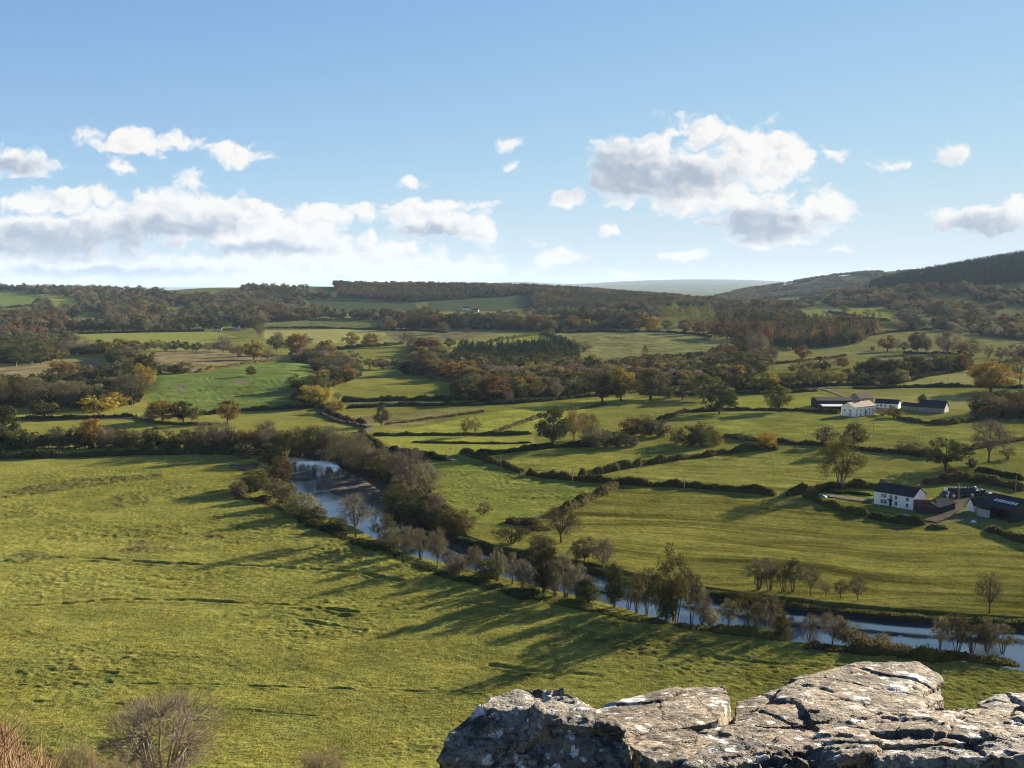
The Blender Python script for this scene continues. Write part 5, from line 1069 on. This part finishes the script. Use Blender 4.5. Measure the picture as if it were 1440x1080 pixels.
# ------------------------------------------------------------------ foreground : bare tree, twiggy shrubs, dry stalks
KP['fg'] = dict(cz=.50, rx=.5, zu=.50, zd=.40, n=150, rc=.085, k=1, leaf=0, twig=30, fork=.10, tr=.019, boughs=11); NAME['fg'] = 'bare_tree'
KP['fs'] = dict(cz=.36, rx=.5, zu=.62, zd=.36, n=120, rc=.09, k=.6, leaf=3, twig=70, fork=.05, tr=.012, boughs=11); NAME['fs'] = 'bush'
LEAF['twig'] = leafmat('buff_twigs', (.115,.090,.058), (.23,.185,.125)); LEAF['tan'] = leafmat('brown_twigs', (.10,.070,.046), (.19,.135,.085))
def fg(px, py, top, wpx, dist, shape, leaf, label, bark=BARK_LIT, n=1):
    p = P3(px, py, dist); t = P3(px, top, dist); z = gz(p.x, p.y); h = t.z - z; w = wpx*dist/1400
    T, C, J = proto(shape, n, 'A'); o = link(NAME[shape], None, None, (p.x, p.y, z-.1), (0, 0, n*1.7), (w, w, h)); o.empty_display_size = .1
    tt = link('trunk' if shape == 'fg' else 'stems', T, o); setmat(tt, 0, bark); c = link('crown' if shape == 'fg' else 'twigs', C, o); setmat(c, 0, LEAF[leaf]); tag(o, label, 'tree' if shape == 'fg' else 'bush')
fg(228, 1090, 974, 170, 150, 'fg', 'twig', 'pale bare branching tree on the near edge of the meadow at lower left', n=1)
fg(450, 1090, 1055, 90, 140, 'fs', 'tan', 'brown twiggy shrub at the bottom edge right of the pale bare tree', n=2)
fg(110, 1090, 1046, 90, 130, 'fs', 'tan', 'brown shrub at the bottom edge left of the pale bare tree', n=3)
fg(170, 1100, 1062, 70, 125, 'fs', 'twig', 'buff shrub at the foot of the pale bare tree', n=2)
STALK = leafmat('dry_stalks', (.20,.135,.075), (.36,.26,.155), .25); g_ = np.random.default_rng(5); sg = []; tv_ = []
for i in range(150):
    px = -40 + 118*g_.uniform(0, 1)**1.25; D = g_.uniform(7, 11); top = 1005 + 75*np.clip((px+20)/95, 0, 1)**.9 + g_.uniform(-14, 46); p = P3(px + g_.uniform(-22, 14), 1085, D); z = gz(p.x, p.y) - .05; t = P3(px, top, D)
    a_ = np.array([p.x, p.y, z]); b_ = np.array(t); m_ = (a_+b_)/2 + g_.normal(0, .05, 3)
    sg += [(a_, m_, .010, .008), (m_, b_, .008, .003)]
    for k in range(5):
        u = g_.uniform(.35, .98); q = m_*(1-u)+b_*u; sg.append((q, q + np.array([g_.normal(0, .10), g_.normal(0, .10), g_.uniform(.08, .30)]), .005, .002))
o0 = np.array([sg[0][0][0], sg[0][0][1], sg[0][0][2]]); v, f = prisms([(a-o0, b-o0, r, q) for a, b, r, q in sg], 5)
tag(link('dry_stalks', mesh_np('dry_stalks', v, f, mats=[STALK], tint=np.repeat(g_.uniform(0, 1, len(v)//10), 10)), None, tuple(o0)), 'clump of dry tan stalks standing in the lower left corner', 'plant')
# ------------------------------------------------------------------ ruined wall top with lichen in the foreground
def rockmat(name, tone, lich):
    m, nt = newmat(name); tc = N(nt, 'ShaderNodeTexCoord').outputs['Object']; geo = N(nt, 'ShaderNodeNewGeometry')
    n1 = noise(nt, tc, 3.2, 8, .62, .3); n2 = noise(nt, tc, 11, 6, .7); n3 = noise(nt, tc, 48, 5, .7); n4 = noise(nt, tc, 160, 3, .6)
    c = mixc(nt, ramp(nt, n1, .36, .64), [v*.55 for v in tone], [v*1.35 for v in tone])
    c = mixc(nt, 1.0, c, mixc(nt, ramp(nt, n3, .3, .7), (.62,.60,.58), (1.4,1.38,1.34)), 'MULTIPLY')
    # warm iron stain and ochre lichen
    st_ = noise(nt, tc, 4.5, 5, .6, .6); c = mixc(nt, mth(nt, 'MULTIPLY', ramp(nt, st_, .56, .68), .55), c, (.20,.115,.055))
    # pale crustose lichen: round-edged patches of several sizes
    def patch(scale, th, seed, soft=.05):
        v = N(nt, 'ShaderNodeTexVoronoi'); v.inputs['Scale'].default_value = scale
        wv = N(nt, 'ShaderNodeVectorMath', operation='ADD'); nn = N(nt, 'ShaderNodeTexNoise'); nn.inputs['Scale'].default_value = scale*2.6; nn.inputs['Detail'].default_value = 5; L(nt, tc, nn.inputs['Vector'])
        sc_ = N(nt, 'ShaderNodeVectorMath', operation='SCALE'); L(nt, nn.outputs['Color'], sc_.inputs[0]); sc_.inputs['Scale'].default_value = .75/scale
        L(nt, tc, wv.inputs[0]); L(nt, sc_.outputs[0], wv.inputs[1]); L(nt, wv.outputs[0], v.inputs['Vector'])
        sp = N(nt, 'ShaderNodeSeparateColor'); L(nt, v.outputs['Color'], sp.inputs[0])
        rad = mth(nt, 'MULTIPLY', mth(nt, 'SUBTRACT', sp.outputs[seed], th), .75)
        return ramp(nt, mth(nt, 'SUBTRACT', rad, v.outputs['Distance']), -soft, soft)
    gate = ramp(nt, noise(nt, tc, 2.6, 4, .6), .40-.12*lich, .56-.12*lich)
    grain = mixc(nt, ramp(nt, n4, .3, .7), (.40,.41,.41), (.70,.70,.67))
    c = mixc(nt, mth(nt, 'MULTIPLY', mth(nt, 'MULTIPLY', patch(9, .42, 0), gate), .9), c, grain)
    c = mixc(nt, mth(nt, 'MULTIPLY', mth(nt, 'MULTIPLY', patch(5, .45, 2), gate), .7), c, grain)
    c = mixc(nt, mth(nt, 'MULTIPLY', mth(nt, 'MULTIPLY', patch(22, .40, 1), gate), .85), c, grain)
    c = mixc(nt, mth(nt, 'MULTIPLY', patch(40, .62, 2), .7), c, (.44,.44,.40))
    c = mixc(nt, mth(nt, 'MULTIPLY', patch(16, .80, 1), .75), c, (.33,.24,.055))
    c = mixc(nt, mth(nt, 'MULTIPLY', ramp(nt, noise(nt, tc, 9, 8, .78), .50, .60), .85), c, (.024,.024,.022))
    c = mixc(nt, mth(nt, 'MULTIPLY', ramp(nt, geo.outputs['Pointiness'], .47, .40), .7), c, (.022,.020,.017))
    p = N(nt, 'ShaderNodeBsdfPrincipled'); p.inputs['Roughness'].default_value = .88; p.inputs['Specular IOR Level'].default_value = .25; L(nt, c, p.inputs['Base Color'])
    hs = mth(nt, 'ADD', mth(nt, 'MULTIPLY', n2, 1.0), mth(nt, 'MULTIPLY', n3, .45)); hs = mth(nt, 'ADD', hs, mth(nt, 'MULTIPLY', n4, .14))
    cr_ = N(nt, 'ShaderNodeTexVoronoi', feature='DISTANCE_TO_EDGE'); cr_.inputs['Scale'].default_value = 5; cw = N(nt, 'ShaderNodeVectorMath', operation='ADD'); L(nt, tc, cw.inputs[0])
    cn_ = N(nt, 'ShaderNodeTexNoise'); cn_.inputs['Scale'].default_value = 6; cn_.inputs['Detail'].default_value = 5; L(nt, tc, cn_.inputs['Vector']); cs_ = N(nt, 'ShaderNodeVectorMath', operation='SCALE'); L(nt, cn_.outputs['Color'], cs_.inputs[0]); cs_.inputs['Scale'].default_value = .35; L(nt, cs_.outputs[0], cw.inputs[1]); L(nt, cw.outputs[0], cr_.inputs['Vector'])
    hs = mth(nt, 'SUBTRACT', hs, mth(nt, 'MULTIPLY', ramp(nt, cr_.outputs['Distance'], .02, 0), .6))
    L(nt, bumped(nt, hs, 1.0, .038), p.inputs['Normal']); L(nt, p.outputs[0], N(nt, 'ShaderNodeOutputMaterial').inputs[0]); return m
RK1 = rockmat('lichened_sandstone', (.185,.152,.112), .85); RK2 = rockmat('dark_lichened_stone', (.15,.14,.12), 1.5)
wall_root = link('ruined_wall', None, None, tuple(P3(1050, 1080, 3.0))); wall_root.empty_display_size = .1; tag(wall_root, 'rough lichen-covered stone top of a ruined wall in the lower right foreground', 'wall')
def vnoise3(x, y, z, s=0):
    ix, iy, iz = (np.floor(v).astype(np.int64) for v in (x, y, z)); fx, fy, fz = x-ix, y-iy, z-iz
    fx, fy, fz = (f*f*(3-2*f) for f in (fx, fy, fz)); h = lambda a, b, c: _P[(_P[(_P[(ix+a+s*131) & 4095] + iy+b) & 4095] + iz+c) & 4095]/4095.0
    l = lambda a, b, f: a*(1-f)+b*f
    return l(l(l(h(0,0,0), h(1,0,0), fx), l(h(0,1,0), h(1,1,0), fx), fy), l(l(h(0,0,1), h(1,0,1), fx), l(h(0,1,1), h(1,1,1), fx), fy), fz)
def fbm3(p, sc, o=4, s=0, g=.5):
    t = 0; a = 1; n = 0
    for i in range(o): q = p/sc*2**i + i*7.7; t = t + a*vnoise3(q[:,0], q[:,1], q[:,2], s+i); n += a; a *= g
    return t/n - .5
def cells(p, size, flat, seed):
    """bedded blocks: random cells, flattened along the bedding; returns a value per cell and the distance to the joint"""
    g = np.random.default_rng(seed); q = p/size*np.array([1, 1, flat]); b = np.floor(q).astype(np.int64); best = np.full(len(p), 9.); sec = np.full(len(p), 9.); val = np.zeros(len(p))
    for dx in (-1, 0, 1):
        for dy in (-1, 0, 1):
            for dz in (-1, 0, 1):
                c = b + [dx, dy, dz]; h1 = _P[(_P[(_P[(c[:,0]+seed*77) & 4095]+c[:,1]) & 4095]+c[:,2]) & 4095]; f = np.stack([(h1*k % 4093)/4093. for k in (7, 131, 517)], 1)
                d = np.linalg.norm(c + .1 + .8*f - q, axis=1); m = d < best
                sec = np.where(m, best, np.minimum(sec, d)); val = np.where(m, (h1*29 % 4091)/4091., val); best = np.where(m, d, best)
    return val - .5, sec - best
def stone(pts, mat, label=None, vox=.0072, amp=1.0, drop=.0, seed=[0]):
    seed[0] += 1; W = [P3(*p) for p in pts]; o0 = wall_root.location
    bm = bmesh.new()
    for p in W: bm.verts.new(p - o0)
    if drop:
        c = sum(W, Vector())/len(W)
        for p in W: q = c + (p-c)*1.05; bm.verts.new(Vector((q.x, q.y, q.z-drop)) - o0)
    r = bmesh.ops.convex_hull(bm, input=bm.verts); bmesh.ops.delete(bm, geom=[e for e in r['geom_interior'] if isinstance(e, bmesh.types.BMVert)], context='VERTS')
    bmesh.ops.recalc_face_normals(bm, faces=bm.faces)
    me = bpy.data.meshes.new('wall_stone'); bm.to_mesh(me); bm.free(); o = link('wall_stone', me, wall_root)
    md = o.modifiers.new('remesh', 'REMESH'); md.mode = 'VOXEL'; md.voxel_size = vox
    dg = bpy.context.evaluated_depsgraph_get(); m2 = bpy.data.meshes.new_from_object(o.evaluated_get(dg), depsgraph=dg); o.modifiers.clear(); o.data = m2; m2.name = 'wall_stone'
    n = len(m2.vertices); v = np.empty(n*3, np.float32); nn = np.empty(n*3, np.float32); m2.vertices.foreach_get('co', v); m2.vertex_normals.foreach_get('vector', nn)
    p = v.reshape(-1, 3).astype(float); nn = nn.reshape(-1, 3)
    tilt = np.stack([p[:,0], p[:,1], p[:,2] - .16*p[:,0] + .12*p[:,1]], 1) + 13.1 + seed[0]*0
    wq = tilt + .05*np.stack([fbm3(tilt, .16, 3, 301), fbm3(tilt, .16, 3, 311), fbm3(tilt, .16, 3, 321)], 1)*1.6
    c1, j1 = cells(wq, .46, 2.6, 3); c2, j2 = cells(wq, .13, 3.2, 5); c3, j3 = cells(wq, .045, 2.6, 9)
    an = tilt*np.array([1, 1, 2.6])
    d = .060*fbm3(tilt, .50, 3, 331) + .036*c1 - .011*(1-sstep(0, .03, j1)) + .013*c2*(1-sstep(0,.3,fbm3(tilt,.3,2,361))*.7) +   .007*c3*sstep(-.1, .2, fbm3(tilt,.22,2,371)) + .034*fbm3(an, .11, 6, 341, .66) + .010*(.25-np.abs(fbm3(an, .035, 3, 351)))
    p = p + nn*(d*amp)[:, None]; m2.vertices.foreach_set('co', p.astype(np.float32).ravel()); m2.polygons.foreach_set('use_smooth', np.ones(len(m2.polygons), bool)); m2.materials.clear(); m2.materials.append(mat); m2.update()
    if label: o['label'] = label
    return o
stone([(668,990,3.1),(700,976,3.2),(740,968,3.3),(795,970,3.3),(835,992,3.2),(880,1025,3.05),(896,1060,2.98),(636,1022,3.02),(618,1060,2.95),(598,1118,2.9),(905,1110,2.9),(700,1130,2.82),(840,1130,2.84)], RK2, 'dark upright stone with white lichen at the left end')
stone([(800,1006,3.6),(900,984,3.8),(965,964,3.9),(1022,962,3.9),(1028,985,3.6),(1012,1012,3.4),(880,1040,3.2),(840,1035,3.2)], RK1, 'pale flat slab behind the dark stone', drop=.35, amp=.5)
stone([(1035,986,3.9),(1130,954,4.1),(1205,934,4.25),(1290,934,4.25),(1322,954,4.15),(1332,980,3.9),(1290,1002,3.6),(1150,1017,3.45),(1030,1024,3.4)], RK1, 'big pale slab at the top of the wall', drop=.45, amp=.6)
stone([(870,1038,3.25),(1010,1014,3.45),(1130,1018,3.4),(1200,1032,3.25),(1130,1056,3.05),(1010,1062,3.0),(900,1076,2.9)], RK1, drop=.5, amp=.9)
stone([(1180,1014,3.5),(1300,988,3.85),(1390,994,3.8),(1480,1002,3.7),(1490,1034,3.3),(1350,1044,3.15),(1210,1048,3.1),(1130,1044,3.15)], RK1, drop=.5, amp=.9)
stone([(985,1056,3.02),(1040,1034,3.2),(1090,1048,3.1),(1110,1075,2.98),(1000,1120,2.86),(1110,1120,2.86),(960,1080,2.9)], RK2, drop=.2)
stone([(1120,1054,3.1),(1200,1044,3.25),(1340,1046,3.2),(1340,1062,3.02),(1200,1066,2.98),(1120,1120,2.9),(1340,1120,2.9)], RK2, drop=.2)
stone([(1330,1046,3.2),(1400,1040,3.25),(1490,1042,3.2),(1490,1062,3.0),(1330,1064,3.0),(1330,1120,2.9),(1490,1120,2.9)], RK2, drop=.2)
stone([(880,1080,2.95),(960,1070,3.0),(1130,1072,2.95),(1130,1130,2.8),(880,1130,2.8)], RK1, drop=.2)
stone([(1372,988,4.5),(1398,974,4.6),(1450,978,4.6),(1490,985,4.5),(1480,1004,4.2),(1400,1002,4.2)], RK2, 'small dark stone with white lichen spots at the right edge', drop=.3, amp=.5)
sc.cycles.use_denoising = True; sc.cycles.denoiser = 'OPENIMAGEDENOISE'; sc.cycles.denoising_input_passes = 'RGB_ALBEDO_NORMAL'; sc.cycles.denoising_prefilter = 'ACCURATE'
sc.cycles.filter_width = 1.05
